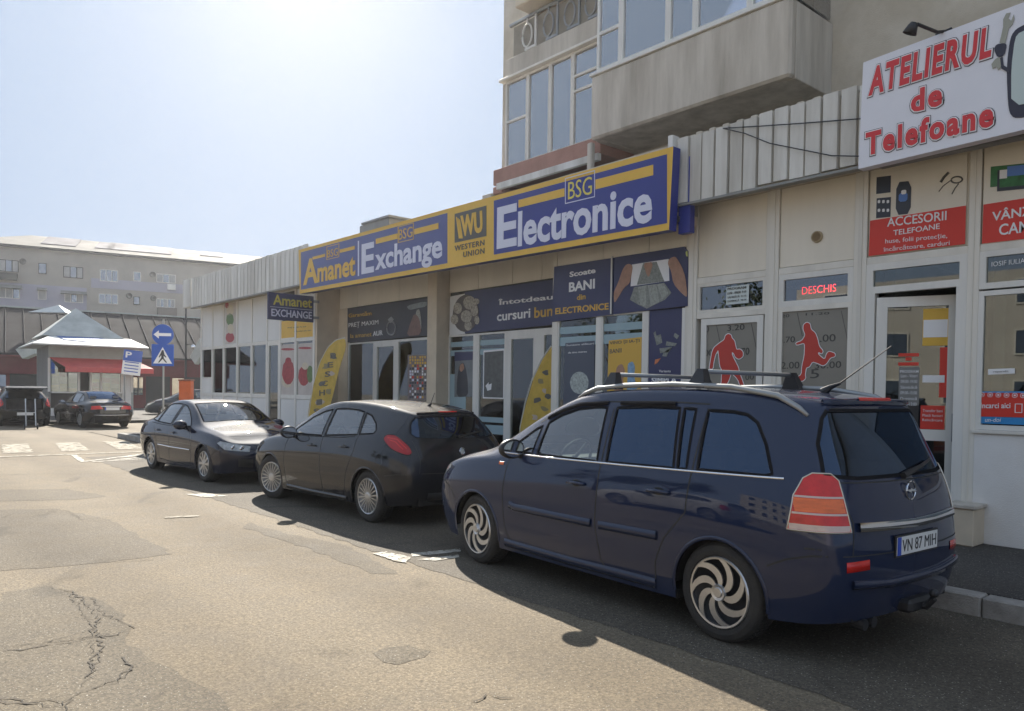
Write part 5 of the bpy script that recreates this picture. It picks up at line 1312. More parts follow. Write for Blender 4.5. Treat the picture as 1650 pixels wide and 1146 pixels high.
for q in ([(700, 365), (760, 350), (755, 505), (715, 490)], [(770, 352), (830, 345), (850, 470), (790, 500)], [(835, 345), (880, 340), (915, 410), (870, 455)]): bpx('banknote_picture', q, flat('print_banknote_pale', (.38, .40, .36), var=.4, vscale=30), .006, 0)
bpx('hand_picture', [(640, 200), (662, 215), (655, 270), (640, 340), (600, 370), (565, 430), (532, 480), (528, 440), (528, 400), (560, 330), (590, 240), (615, 205)], M_skin, .008)
bpx('hand_picture', [(915, 175), (935, 155), (965, 148), (985, 175), (1015, 230), (1035, 290), (1048, 400), (1046, 440), (1000, 400), (950, 340), (935, 250), (912, 205)], M_skin, .008)
bpx('cut_corner_picture', [(1035, 115), (1050, 105), (1052, 150), (1040, 145)], flat('print_lime', (.55, .6, .2)), .004)
dv = box('banner_divider', (at(987.6, 460).x-.012, at(987.6, 460).x+.012, YB_-.012, YB_+.02, 2.80, 3.66), M_frame); tag(dv, 'thin white strip standing between the two navy banners', 'trim strip')
tp = sign_box('window_poster', 'tall navy poster with scattered banknotes and the word simpla', [(1046.5, 505), (1043, 690), (1096, 690), (1099.5, 500)], YF+.010, M_nav, .003)
def tpx(pts, m): return spo(tp, 'banknote_picture', [z5(*q) for q in pts], YF+.008, m, .002, .003)
for q, m in (([(815, 715), (860, 700), (870, 760), (830, 778)], M_note), ([(900, 750), (975, 765), (960, 785), (895, 780)], M_note), ([(850, 800), (940, 790), (920, 825), (855, 835)], M_note), ([(880, 830), (930, 795), (900, 860), (870, 855)], M_note), ([(820, 880), (860, 870), (835, 905), (815, 915)], flat('print_orange', (.6, .2, .08))), ([(960, 690), (990, 710), (975, 735), (950, 715)], M_note), ([(808, 690), (822, 678), (830, 715), (815, 720)], M_note)): tpx(q, m)
px_words(tp, 'SIMPLA', 1050, 618, 1091, 607, 617, YF+.008, M_wht, bold=.03, off=.003); px_words(tp, 'Varianta', 1062, 600, 1081, 596, 600, YF+.008, M_wht, off=.003)
# posters behind the block's glass
pp = poster('window_poster', 'dark poster with white writing behind the left pane of the glazed block', [(911, 553), (907, 660), (957, 655), (958, 549)], YF+.020, flat('poster_slate', (.07, .085, .12)))
px_words(pp, 'Suntem alături', 913, 558, 957, 552, 555, YF+.020, M_wht, off=.006); px_words(pp, 'de tine mereu', 916, 570, 946, 565, 568, YF+.020, M_wht, off=.006)
spo(pp, 'round_picture', [(934+15*math.cos(k*.4), 617+18*math.sin(k*.4)) for k in range(16)], YF+.020, mat('print_pale_photo', (.5, .55, .52), .5, var=.6, vscale=22), .002, .0065)
pp = poster('window_poster', 'yellow poster inviting people to take money behind the middle pane', [(981, 549), (978, 640), (1032, 637), (1034, 543)], YF+.020, M_org)
px_words(pp, 'VINO ȘI IA-ȚI', 983, 557, 1031, 546, 553, YF+.020, M_dgr, bold=.01, off=.006); px_words(pp, 'BANII', 983, 570, 1002, 561, 568, YF+.020, M_dgr, bold=.01, off=.006)
spo(pp, 'head_picture', chaikin([(995, 590), (1003, 586), (1008, 598), (1004, 615), (1006, 640), (990, 640), (992, 604)], 1), YF+.020, M_skin, .002, .0065); spo(pp, 'head_picture', chaikin([(1012, 586), (1020, 582), (1024, 592), (1022, 606), (1030, 636), (1010, 638), (1012, 604)], 1), YF+.020, flat('print_sky', (.25, .42, .6), var=.4, vscale=20), .002, .0065)
# --- exchange banner in the recess
YR_ = YR-.03
ib = sign_box('shop_banner', 'dark navy banner reading întotdeauna cursuri bune set back in the recess', [(749, 471), (749, 537.5), (905, 522), (905, 449)], YR_, M_nav, .03, 'banner')
px_words(ib, 'Întotdeauna', 803, 492, 916, 469, 480, YR_, M_wht, bold=.02, off=.003); px_words(ib, 'cursuri', 801, 518, 855, 497, 512, YR_, M_wht, bold=.02, off=.003); px_words(ib, 'bune', 861, 513, 902, 490, 508, YR_, M_org, bold=.02, off=.003)
spo(ib, 'white_field', [(724, 478), (723, 541), (749, 538), (749, 473)], YR_, M_white, .004, -.02)
n = 22
spo(ib, 'clock_picture', [(751+21*math.cos(k*2*math.pi/n), 505+30*math.sin(k*2*math.pi/n)-2*math.cos(k*2*math.pi/n)) for k in range(n)], YR_, flat('print_brown', (.10, .08, .07), var=.4, vscale=20), .002, .0065)
M_coin = flat('print_coin', (.50, .45, .36), var=.7, vscale=26)
for (cx_, cy_, a, b) in ((757, 488, 10, 11), (752, 510, 9, 10), (738, 497, 7, 9), (733, 515, 6, 8), (765, 500, 6, 10), (755, 525, 6, 8), (769, 516, 4, 7), (768, 486, 5, 5)): spo(ib, 'coin_picture', [(cx_+a*math.cos(k*.45), cy_+b*math.sin(k*.45)) for k in range(14)], YR_, M_coin, .002, .007+.0002*cx_ % .003)
# pawn banner in the left recess
pb = sign_box('shop_banner', 'dark banner reading preț maxim la amanet aur over the pawn shop door', [(560, 497), (560, 551.5), (690, 540.5), (690, 481)], YR_, flat('banner_dark', (.035, .035, .05), .4, var=.2), .03, 'banner')
px_words(pb, 'Garantăm', 562, 512, 599, 501, 508, YR_, M_org, bold=.01, off=.003); px_words(pb, 'PREȚ MAXIM', 562, 530, 610, 515, 525, YR_, M_wht, bold=.0, off=.003)
px_words(pb, 'la amanet', 565, 545, 599, 535, 542, YR_, M_org, off=.003); px_words(pb, 'AUR', 601, 542, 617, 532, 540, YR_, M_wht, bold=.02, off=.003)
def ring(cx_, cy_, a, b, r, m): return rel(obj('ring_picture', tube(B(), [at(cx_+a*math.cos(k*math.pi/12), cy_+b*math.sin(k*math.pi/12), YR_)-Vector((0, .006, 0)) for k in range(25)], r, 5), m), pb)
M_ring = flat('print_silver', (.34, .34, .35)); ring(631, 529, 7, 11, .02, M_ring); spo(pb, 'jewel_picture', [(625, 515), (631, 510), (635, 515), (630, 521)], YR_, M_ring, .002, .005)
spo(pb, 'hand_picture', chaikin([(655, 542), (662, 520), (668, 505), (676, 512), (680, 540)], 1), YR_, flat('print_dark_skin', (.22, .12, .10), var=.3, vscale=12), .002, .0065)
spo(pb, 'jewel_picture', chaikin([(671, 500), (677, 498), (680, 525), (678, 536), (669, 536), (670, 520)], 1), YR_, flat('print_pearl', (.4, .4, .36), var=.5, vscale=30), .002, .006)
spo(pb, 'sky_picture', chaikin([(655, 493), (688, 485), (688, 494), (672, 497), (660, 500)], 1), YR_, flat('print_haze', (.28, .32, .33), var=.4, vscale=10), .002, .0065)
# lattice of pictures in the pawn shop window
wl = thing('window_display', 'dense display card of small pictures in the pawn shop window by the column', 'display', at(672, 640, YR+.015))
for j in range(15):
    for i in range(7):
        x, y = 660+i*4.0, 574+j*4.6
        if rnd.random() < .12: continue
        m = M_yel if j < 3 else rnd.choice([M_dgr, M_wht, M_redp, M_sil, M_scr, M_scr, M_org]); w = rnd.uniform(1.6, 3.4)
        rel(pxpoly('picture', [(x, y), (x, y+3.6), (x+w, y+3.4), (x+w, y)], YR+.015, m, None, .003), wl)
rel(pxpoly('card', [(657, 572), (657, 645), (689, 645), (689, 572)], YR+.019, flat('card_mauve', (.25, .2, .2), var=.5, vscale=30), None, .001), wl)
# posters behind exchange windows
pp = poster('window_poster', 'grey portrait poster behind the first pane right of the column', [(733, 567), (732, 640), (762, 638), (763, 566)], YR+.020, flat('poster_grey', (.20, .22, .23), var=.3, vscale=4)); spo(pp, 'dark_band', [(733, 568), (733, 582), (762, 580), (763, 567)], YR+.020, M_nav, .002, .0068)
spo(pp, 'figure_picture', chaikin([(741, 588), (747, 584), (751, 592), (754, 612), (755, 639), (736, 640), (737, 610)], 1), YR+.020, M_scr, .002, .007); spo(pp, 'face_picture', chaikin([(742, 588), (747, 585), (749, 594), (744, 600), (741, 596)], 1), YR+.020, M_skin, .002, .010)
pp = poster('window_poster', 'white framed grey poster behind the second pane right of the column', [(779, 565), (778, 642), (812, 643), (814, 562)], YR+.020, M_wht); spo(pp, 'grey_field', [(781, 568), (780, 640), (811, 641), (812, 565)], YR+.020, flat('poster_grey2', (.12, .125, .12), var=.4, vscale=8), .002, .0065)
spo(pp, 'arrow_picture', [(783, 622), (788, 616), (788, 620), (793, 618), (792, 628), (786, 630), (785, 626)], YR+.020, M_wht, .002, .010)
# yellow poster in the corner shop, fruit and cake pictures
pp = poster('window_poster', 'flat yellow poster under the blue projecting sign', [(452, 518), (452, 550), (506, 546), (506, 513)], YF+.012, M_yel); px_words(pp, 'Preț maxim la aur', 464, 530, 494, 525, 528, YF+.010, M_dgr, off=.006); px_words(pp, 'calculat pe loc', 474, 536, 502, 531, 534, YF+.010, M_dgr, off=.006)
M_pink = flat('print_cream_pink', (.55, .50, .46), var=.15, vscale=3); M_berry = flat('print_berry', (.42, .04, .05), var=.45, vscale=12)
def cake(lab, px4, blobs, up=False):
    t = poster('window_poster', lab, px4, YF+.016, M_pink)
    for (cx_, cy_, a, b, m) in blobs: spo(t, 'dessert_picture', [(cx_+a*math.cos(k*.42)*(1+.12*math.sin(3.1*k)), cy_+b*math.sin(k*.42)) for k in range(15)], YF+.016, m, .002, .0065+.0004*(a % 3))
    return t
M_leaf = flat('print_leaf', (.12, .22, .06), var=.4, vscale=12); M_crm = flat('print_cream', (.62, .55, .42), var=.2, vscale=10)
cake('cake poster with a heap of red berries, left of two beside the yellow flag', [(453, 556), (453, 641), (475, 641), (475, 554)], [(464, 563, 11, 2, M_berry), (465, 600, 10, 20, M_berry), (463, 614, 9, 11, M_crm), (465, 582, 5, 6, M_berry)])
cake('cake poster with a ribbon and green topping, right of two beside the yellow flag', [(480, 554), (480, 641), (505, 641), (505, 552)], [(492, 561, 11, 2, M_berry), (490, 606, 9, 16, M_berry), (500, 603, 5, 14, M_leaf), (492, 590, 5, 6, M_crm)])
cake('narrow fruit poster on the upper wall of the white corner shop', [(363, 490), (363, 555), (380, 553), (380, 487)], [(371, 500, 6, 9, M_crm), (371, 515, 6, 10, M_leaf), (372, 530, 5, 8, M_crm), (371, 544, 7, 8, M_berry), (366, 492, 3, 5, M_berry)])
# projecting blue sign, seen end on to the pavement
XP = -17.30
C0, C1 = atx(432, 478, XP), atx(508, 520, XP)
ps = thing('projecting_sign', 'small blue sign reading amanet exchange projecting over the pavement', 'sign', (XP, 8.62, C1.z))
y0, y1, z0, z1 = C0.y, 8.56, C1.z, atx(508, 478, XP).z
box('panel', (-.06, 0, y0-8.62, y1-8.62, 0, z1-z0), M_nav, ps, .008)
zf = (z1-z0); fr_ = (Vector((0, 1, 0)), Vector((0, 0, 1)), Vector((1, 0, 0)))
o = text('Amanet', (0, y0-8.62+.12, zf*.54), (0, y1-8.62-.05, zf*.93), flat('sign_dull_yellow', (.60, .50, .08)), ps, bold=.02, frame=fr_, off=.002, th=.004)
o = text('EXCHANGE', (0, y0-8.62+.08, zf*.12), (0, y1-8.62-.05, zf*.40), M_sil, ps, bold=.02, frame=fr_, off=.002, th=.004)
box('divider', (.002, .005, y0-8.62+.05, y1-8.62-.04, zf*.46, zf*.475), M_sil, ps)
for z in (.12, zf-.12): box('bracket', (-.05, -.01, y1-8.62-.0, .09, z-.03, z+.03), M_steel, ps)
# feather flags
def flag(lab, base, top_px, Y, pts, words):
    b = at(*base, Y); b.z = .15; t = thing('feather_flag', lab, 'flag', b)
    spo(t, 'cloth', pts, Y, flat('flag_ochre', (.62, .42, .07), .7, var=.25, vscale=5), .004)
    P = [Vector((0, 0, 0))]+[at(x, y, Y)-b for x, y in top_px]
    obj('pole', tube(B(), P, [.018]+[.012]*(len(P)-1), 6), M_frame, t)
    bm = B(); bx(bm, -.25, .25, -.03, .03, 0, .03); bx(bm, -.03, .03, -.25, .25, .0, .034); obj('base', bm, M_black, t)
    for k, (x, y) in enumerate(words): spo(t, 'print_mark', chaikin([(x+rnd.uniform(-3, 3)+7*math.cos(a*1.05)*rnd.uniform(.5, 1.1), y+6*math.sin(a*1.05)*rnd.uniform(.5, 1.1)) for a in range(6)], 1), Y, (M_dgr, flat('print_olive', (.25, .2, .08)), flat('print_flower', (.5, .4, .33)))[k % 3], .002, .006)
    return t
f1 = flag('ochre feather flag between the corner shop and the pawn shop', (490, 690), [(505, 620), (515, 585), (528, 560), (541, 548), (556, 544)], 8.45,
     chaikin([(556, 545), (541, 549), (528, 561), (515, 586), (505, 620), (497, 660), (494, 700), (520, 700), (536, 640), (548, 590), (558, 560)], 1), [(538, 575), (524, 590), (535, 602), (520, 618), (530, 632), (516, 648), (526, 662), (510, 676)])
for k, ch in enumerate('DESCHIS'): px_words(f1, ch, 537-4.5*k-4, 578+15*k, 537-4.5*k+5, 568+15*k, 577+15*k, 8.45, M_dgr, bold=.02, off=.010)
flag('bright yellow feather flag in the exchange doorway half hidden by the glazed block', (838, 720), [(838, 690), (846, 650), (858, 610), (872, 580), (888, 558)], 9.05,
     [(888, 560), (874, 580), (860, 610), (848, 650), (838, 690), (834, 712), (900, 712), (900, 545)], [(880, 600), (872, 615), (878, 630), (866, 645), (876, 660), (862, 672), (884, 640)])
# ------------------------------------------------------------------ the apartment block above the shops
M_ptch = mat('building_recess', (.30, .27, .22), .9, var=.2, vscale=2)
M_bglass = glass('balcony_glass', (.86, .88, .95), .34)
M_backing = mat('pale_pane_backing', (.78, .76, .82), .9, var=.15, vscale=2)  # tone of the pale sheets added to lighten the balcony glass
YW = 10.3
ub = thing('apartment_block', 'grey beige apartment block with enclosed balconies rising over the shops', 'building', (-6, YW, 0))
UO = Vector((-6, YW, 0))
def ubx(name, x0, x1, y0, y1, z0, z1, m, bev=0, parent=ub):
    o = box(name, (x0, x1, y0, y1, z0, z1), m, None, bev)
    for v in o.data.vertices: v.co -= UO
    o.parent = parent; return o
ubx('wall', -12.35, 8, YW, YW+.3, 4.45, 17, M_wall); ubx('end_wall', -12.35, -12.05, YW+.302, 22, 0, 17, M_wall)
ubx('rear_wall', -12.35, 8, 22, 22.3, 0, 17, M_wall); ubx('roof', -12.5, 8.2, YW-.2, 22.5, 17.01, 17.3, M_conc)
# right hand balcony: parapet box with glazing
YBn = 9.2
bx0, bx1 = -8.80, -5.27; zb, zt_, = 5.74, 6.76
def uwin(x0, x1, z0, z1, Y, m=M_frame, fw=.05, g=M_bglass, mull=()):
    bm = B(); bx(bm, x0, x0+fw, Y, Y+.07, z0, z1); bx(bm, x1-fw, x1, Y, Y+.07, z0, z1); bx(bm, x0+fw, x1-fw, Y, Y+.07, z1-fw, z1); bx(bm, x0+fw, x1-fw, Y, Y+.07, z0, z0+fw)
    for q in mull: bx(bm, x0+fw, x1-fw, Y+.002, Y+.068, q-fw/2, q+fw/2)
    o = obj('window', bm, m)
    for v in o.data.vertices: v.co -= UO
    o.parent = ub; p = ubx('pane', x0+fw-.004, x1-fw+.004, Y+.03, Y+.036, z0+fw-.004, z1-fw+.004, g); p.parent = o
    c_ = ubx('pane_backing', x0+fw, x1-fw, Y+.11, Y+.115, z0+fw, z1-fw, M_backing); c_.parent = o; return o  # pale sheet added behind each pane to brighten the glass
par = ubx('balcony_parapet', bx0, bx1, YBn, YBn+.14, zb, zt_, M_conc, .035)
ubx('balcony_parapet', bx1-.14, bx1, YBn+.142, YW-.002, zb, zt_-.02, M_conc, .01); ubx('balcony_parapet', bx0, bx0+.14, YBn+.142, YW-.002, zb, zt_-.02, M_conc, .01)
ubx('balcony_slab', bx0+.142, bx1-.142, YBn+.142, YW-.002, zb+.012, zb+.15, M_conc)
ubx('balcony_rail', bx0-.02, bx1+.02, YBn-.02, YBn+.12, zt_+.002, zt_+.05, M_frame, .006)
gx = [-8.70, -8.05, -7.02, -6.20, -5.72, -5.29]
gx = [at(962, 60, YBn+.03).x, at(1000, 60, YBn+.03).x, at(1076, 40, YBn+.03).x, at(1120, 30, YBn+.03).x, at(1208, 8, YBn+.03).x, at(1245, -10, YBn+.03).x]
for i, (a, b) in enumerate(zip(gx, gx[1:])): uwin(a, b, zt_+.05, 8.5, YBn+.03, mull=(7.42,) if i == 0 else ())
uwin(bx1-.1, bx1, zt_+.05, 8.5, YBn+.03)
ubx('balcony_side_glazing', bx1-.08, bx1-.04, YBn+.11, YW-.01, zt_+.05, 8.5, M_bglass)
ubx('balcony_slab', bx0-.05, bx1+.05, YBn-.05, YW-.002, 8.5, 8.7, M_conc, .01); ubx('balcony_parapet', bx0, bx1, YBn, YBn+.14, 8.702, 9.6, M_conc)
# left hand enclosed loggia
YL = 9.55
def lx(px, py=200): return at(px, py, YL).x
def lz(px, py): return at(px, py, YL).z
L0, L1 = lx(814), lx(975)
zb2, zt2_ = lz(813, 272), lz(816, 133)
ubx('ledge', L0-.22, L1, YL-.10, YW-.002, zb2-.30, zb2-.01, M_red_r, .01)
ubx('ledge', L0-.30, L0-.02, YL-.04, YW-.004, zb2-.45, zb2-.31, M_red_r, .01)
ubx('ledge_flashing', L0-.05, L1, YL-.16, YL-.08, zb2-.42, zb2-.302, M_metalp, .004)
for i in range(4): ubx('tile_step', L0-.55-.22*i, L0-.28-.22*i, YL-.10, YW, zb2-.52-.09*i, zb2-.43-.09*i, M_red_r if i % 2 else M_conc, .006)
ubx('eaves', L0-1.3, L1, YL-.30, YW-.01, zb2-.93, zb2-.86, M_conc)
for a, b in ((806, 846), (846, 884), (884, 924), (924, 962)):
    uwin(lx(a, 300), lx(b, 300)-.01, zb2-.85, zb2-.46, YL+.02, fw=.03)
cols = [814, 849, 885, 921, 975]
for i, (a, b) in enumerate(zip(cols, cols[1:])):
    uwin(lx(a), lx(b), zb2, zt2_, YL, m=M_frame2, fw=.04, mull=((zb2+zt2_)/2+.05,) if i == 0 else ((zb2+(zt2_-zb2)*.58), (zb2+(zt2_-zb2)*.74)) if i == 3 else ())
ubx('loggia_side', L0, L0+.05, YL+.08, YW-.002, zb2, zt2_, M_bglass)
ubx('loggia_eaves', L0-.10, L1, YL-.10, YL+.04, zt2_+.002, zt2_+.05, M_frame2, .006)
ubx('balcony_slab', L0-.03, L1+.6, YL+.0, YW-.002, zt2_+.052, lz(818, 96), M_conc, .01)
zs = lz(818, 96)
# ornamental railing panels of the balcony above
rt = lz(822, 42)
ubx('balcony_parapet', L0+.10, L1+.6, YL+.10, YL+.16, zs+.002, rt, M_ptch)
ubx('handrail', L0+.05, L1+.6, YL+.02, YL+.08, rt, rt+.05, M_steel, .005)
for k in range(4):
    cxk = lx(848+k*34, 55)-.03; w = .36; hh = (rt-zs)
    m = M_frame if k == 0 else M_steel
    bm = B(); n = 20
    tube(bm, [(cxk+.13*math.cos(a*2*math.pi/n), YL+.05, zs+hh*.5+.21*math.sin(a*2*math.pi/n)) for a in range(n+1)], .018, 6, cap=False)
    tube(bm, [(cxk, YL+.05, zs+hh*.5+.2), (cxk, YL+.05, rt)], .018, 6); tube(bm, [(cxk, YL+.05, zs+hh*.5-.2), (cxk, YL+.05, zs+.01)], .018, 6)
    bx(bm, cxk+w*.62, cxk+w*.72, YL+.03, YL+.06, zs+.02, rt); bx(bm, cxk-.05, cxk+w*.62, YL+.032, YL+.058, zs+.03, zs+.07)
    o = obj('railing_panel', bm, m)
    for v in o.data.vertices: v.co -= UO
    o.parent = ub
# canopy slab over the upper balcony
P = [at(868, -40, YL-.3), at(846, 0, YL-.3), at(853, 16, YL-.3)]
ubx('upper_slab', lx(846, 0)-.0, L1+.6, YL-.25, YW-.002, lz(853, 17), lz(853, 17)+.7, M_beige, .02)
ubx('downpipe', lx(968, 240)-.02, lx(968, 240)+.09, YL-.32, YL-.22, 4.9, 5.72, M_conc, .02)
ubx('roof_tiles', -8.9, -3.6, 8.62, 8.76, 4.99, 5.05, M_beige, .01)
# brown tile edging behind the corrugated canopy
for k in range(26):
    x = -6.2+k*.10; o = ubx('eaves_tile', x, x+.092, 8.36, 8.50, 4.95+.02*(k % 2), 5.0+.02*(k % 2), M_wall, .008)
# ------------------------------------------------------------------ the square beyond: kiosk, market hall, flats, signs, cars
M_hroof = mat('dark_standing_seam_roof', (.028, .027, .032), .95, spec=.05, var=.3, vscale=.8)
M_kroof = mat('zinc_kiosk_roof', (.48, .50, .47), .7, metal=.1, var=.3, vscale=1.2)
M_kwall = mat('kiosk_grey_panel', (.36, .39, .37), .6, var=.2, vscale=2)
M_kred = mat('dark_red_cladding', (.15, .016, .02), .6, var=.2)
M_awn = mat('red_awning', (.62, .11, .10), .7, var=.15)
M_awn2 = mat('white_metal_canopy', (.62, .63, .60), .5, var=.12)
M_bl5 = mat('blue_canopy_stripe', (.06, .13, .34), .5)
M_flat1 = mat('flats_beige_render', (.41, .365, .305), .9, var=.15, vscale=.4)
M_flat2 = mat('flats_lilac_render', (.40, .375, .425), .9, var=.12, vscale=.4)
M_froof = mat('grey_slate_roof', (.15, .14, .12), .85, var=.25, vscale=.7)
M_froof2 = mat('tarred_roof_patch', (.06, .06, .09), .8, var=.3, vscale=.7)
M_fwin = glass('far_window_glass', (.25, .27, .32), .25)
def depth(x, y, Z):   # photograph point at distance Z along the view
    return CAM+ray(x, y)*Z
class Fr:      # building frame: origin, unit u along the facade (left to right as seen), v up, n outwards to the viewer
    def __init__(s, name, lab, cat, o, u):
        s.o = Vector((o.x, o.y, 0)); u = Vector((u.x, u.y, 0)).normalized(); s.u = u; s.n = Vector((u.y, -u.x, 0))
        if (CAM-s.o).dot(s.n) < 0: s.n = -s.n
        s.t = thing(name, lab, cat, s.o, math.atan2(u.y, u.x)); s.sg = 1 if s.n.dot(Vector((u.y, -u.x, 0))) > 0 else -1
    def px(s, x, y, d=0):   # photograph pixel -> (u, z) on the plane d in front of the facade
        r = ray(x, y); p0 = s.o+s.n*d; t = (p0-CAM).dot(s.n)/r.dot(s.n); p = CAM+r*t; return ((p-p0).dot(s.u), p.z)
    def box(s, name, u0, u1, d0, d1, z0, z1, m, parent=None, bev=0):
        # d measured outwards (towards the viewer)
        a, b = (-d1*s.sg, -d0*s.sg) if True else (d0, d1)
        return box(name, (u0, u1, min(a, b), max(a, b), z0, z1), m, parent or s.t, bev)
    def poly(s, name, pts, d, th, m, parent=None):
        return poly(name, [Vector((u, -d*s.sg, z)) for u, z in pts], Vector((0, th*s.sg, 0)), m, parent or s.t)
# --- block of flats
A, C = depth(-30, 615, 77), depth(420, 615, 90)
F = Fr('far_flats', 'long beige and lilac block of flats with a patched grey roof behind the market hall', 'building', A, C-A)
L_ = (C-A).length
zE = F.px(0, 397)[1]; 
u_split = F.px(145, 440)[0]; Lr = L_*1.25
F.box('wall', -25, u_split-.005, -12, 0, 0, zE, M_flat1); F.box('wall', u_split, Lr, -12, 0, 0, zE, M_flat1)
zA = F.px(60, 459)[1]
F.box('lower_wall', -25, u_split-.3, .001, .08, 3, zA, M_flat2); F.box('lower_wall', u_split+.1, Lr, .001, .06, F.px(240, 470)[1]-.0, F.px(240, 455)[1], M_flat2)
F.box('eaves', -25.5, Lr, -.5, .5, zE, zE+.25, M_dark)
# hipped roof
zR = F.px(60, 382)[1]+1.1
bm = B(); u0 = F.px(-12, 400)[0]; r0_ = F.px(45, 384)[0]
sg = F.sg
V = [(-30, -.5, zE+.25), (Lr, -.5, zE+.25), (Lr, 12.5, zE+.25), (-30, 12.5, zE+.25), (r0_, 6, zR), (Lr, 6, zR)]
v = [bm.verts.new((a, b*sg, c)) for a, b, c in V]
v[0].co.x = u0-3; v[3].co.x = u0-3
for q in ((0, 1, 5, 4), (1, 2, 5), (2, 3, 4, 5), (3, 0, 4), (0, 1, 2, 3)): bm.faces.new([v[i] for i in q])
obj('roof', bm, M_froof, F.t)
def roofpatch(xa, xb, f0, f1):
    ua, ub_ = F.px(xa, 400)[0]*1.0, F.px(xb, 410)[0]*1.0; P = []
    for u, f in ((ua, f0), (ub_, f0), (ub_+.5, f1), (ua+.5, f1)): P.append(Vector((u+1.0, (-.5+6.5*f)*sg, zE+.25+(zR-zE-.25)*f+.03)))
    poly('roof_patch', P, (0, 0, .05), M_froof2, F.t)
roofpatch(46, 104, .25, .97); roofpatch(155, 262, .30, .97); roofpatch(312, 350, .5, .97); roofpatch(135, 165, .3, .9)
def fwin(x0, x1, y0, y1, n=1, m=M_frame2, blind=None, frame=.06, name='window'):
    ua, zt = F.px(x0, y0); ub_, _ = F.px(x1, y0); zb = F.px(x0, y1)[1]
    bm = B(); d0, d1 = -.06, .12
    a, b = sorted((-d0*sg, -d1*sg))
    bx(bm, ua, ub_, a, b, zt-frame, zt); bx(bm, ua, ub_, a, b, zb, zb+frame)
    for k in range(n+1):
        u = ua+(ub_-ua-frame)*k/n; bx(bm, u, u+frame, a, b, zb+frame, zt-frame)
    w = obj(name, bm, m, F.t)
    F.box('recess', ua, ub_, .085, .10, zb, zt, M_dark, w)
    for k in range(n):
        u = ua+(ub_-ua)*k/n
        F.box('pane', u+frame, u+(ub_-ua)/n-frame*.2, .101, .108, zb+frame, zt-frame, blind[k] if blind and blind[k] else M_fwin, w)
    return w
cur = mat('pale_curtain', (.42, .40, .37), .9, var=.2)
fwin(-2, 30, 418, 437, 3, M_dark, [cur, None, cur]); fwin(62, 75, 424, 441, 1, M_dark); fwin(102, 134, 429, 447, 3, M_dark, [cur, None, cur])
fwin(161, 190, 434, 453, 3, M_frame2, [None, None, None]); fwin(215, 227, 438, 453, 1, M_frame2); fwin(252, 283, 441, 455, 3, M_frame2, [cur, None, cur])
fwin(-2, 32, 463, 480, 3, M_frame2, [cur, cur, None]); fwin(61, 75, 468, 483, 1, M_frame2, [cur]); fwin(104, 134, 473, 487, 3, M_frame2, [cur, None, cur])
fwin(159, 190, 473, 489, 3, M_frame2); fwin(215, 225, 478, 491, 1, M_dark); fwin(252, 282, 481, 495, 5, M_frame2, [cur, None, cur, None, cur])
for (x0, x1, y0, y1) in ((-4, 36, 459, 464), (60, 76, 464.5, 468), (98, 140, 469, 473.5)):
    u, z = F.px(x0, y0); u2 = F.px(x1, y0)[0]; z2 = F.px(x0, y1)[1]; F.box('window_canopy', u, u2, .0, .8, z2, z, M_grey)
u, z = F.px(-3, 440); u2 = F.px(29, 440)[0]; F.box('balcony', u, u2, .0, .9, F.px(0, 451)[1], z, M_dgr)
u, z = F.px(253, 496); u2 = F.px(284, 496)[0]; F.box('balcony', u, u2, .0, .9, F.px(253, 508)[1], z, mat('brown_balcony', (.16, .13, .11), .8))
def unit(x, y, r=.35):
    u, z = F.px(x, y); F.box('air_conditioner', u-.42, u+.42, .0, .35, z-.3, z+.3, M_frame2); return u, z
unit(276, 463); 
for x, y in ((37, 422), (246, 443), (208, 477), (247, 481)):
    u, z = F.px(x, y); bm = lathe(B(), [(0, .30), (.30, .36), (.32, .30), (.05, .1), (.05, 0)], (u, 0, z), 'y', 12)
    for q in bm.verts: q.co.y *= -sg
    obj('satellite_dish', bm, M_dgr, F.t)
# --- market hall
A, C = depth(-60, 615, 47), depth(345, 615, 55)
M = Fr('market_hall', 'low market hall with dark ribbed roof and dark red walls behind the kiosk', 'building', A, C-A)
Lm = (C-A).length; za = M.px(0, 566)[1]; sgm = M.sg
eave = M.px(0, 572)[1]; zr_ = 6.9
M.box('wall', -10, Lm+3, -12, 0, 0, eave, M_kred); 
bm = B(); back = 7.5
zrd = (lambda: 0)
# ridge height read on the plane seven metres behind
zr0 = M.px(0, 498, -back)[1]; zr1 = M.px(320, 516, -back)[1]; zr_ = (zr0+zr1)/2
def slab(name, P, th, m, par_): return poly(name, P, (0, 0, th), m, par_)
slab('roof', [Vector((-12, -.8*sgm, eave)), Vector((Lm+4, -.8*sgm, eave)), Vector((Lm+4, back*sgm, zr_)), Vector((-12, back*sgm, zr_))], .12, M_hroof, M.t)
slab('roof_back', [Vector((-12, back*sgm, zr_)), Vector((Lm+4, back*sgm, zr_)), Vector((Lm+4, (2*back+.8)*sgm, eave)), Vector((-12, (2*back+.8)*sgm, eave))], .10, M_hroof, M.t)
k = -11.5
while k < Lm+3.5:
    tube_ = tube(B(), [(k, -.8*sgm, eave+.16), (k, back*sgm, zr_+.16)], .045, 4); obj('roof_rib', tube_, M_hroof, M.t); k += 1.05
M.box('ridge_cap', -12, Lm+4, -back-.2, -back+.2, zr_+.13, zr_+.24, M_kroof)
M.box('eaves_gutter', -12, Lm+4, .62, .80, eave-.12, eave, M_kred)
M.box('red_band', -10, Lm+3, .002, .35, eave-1.15, eave-.15, M_kred)
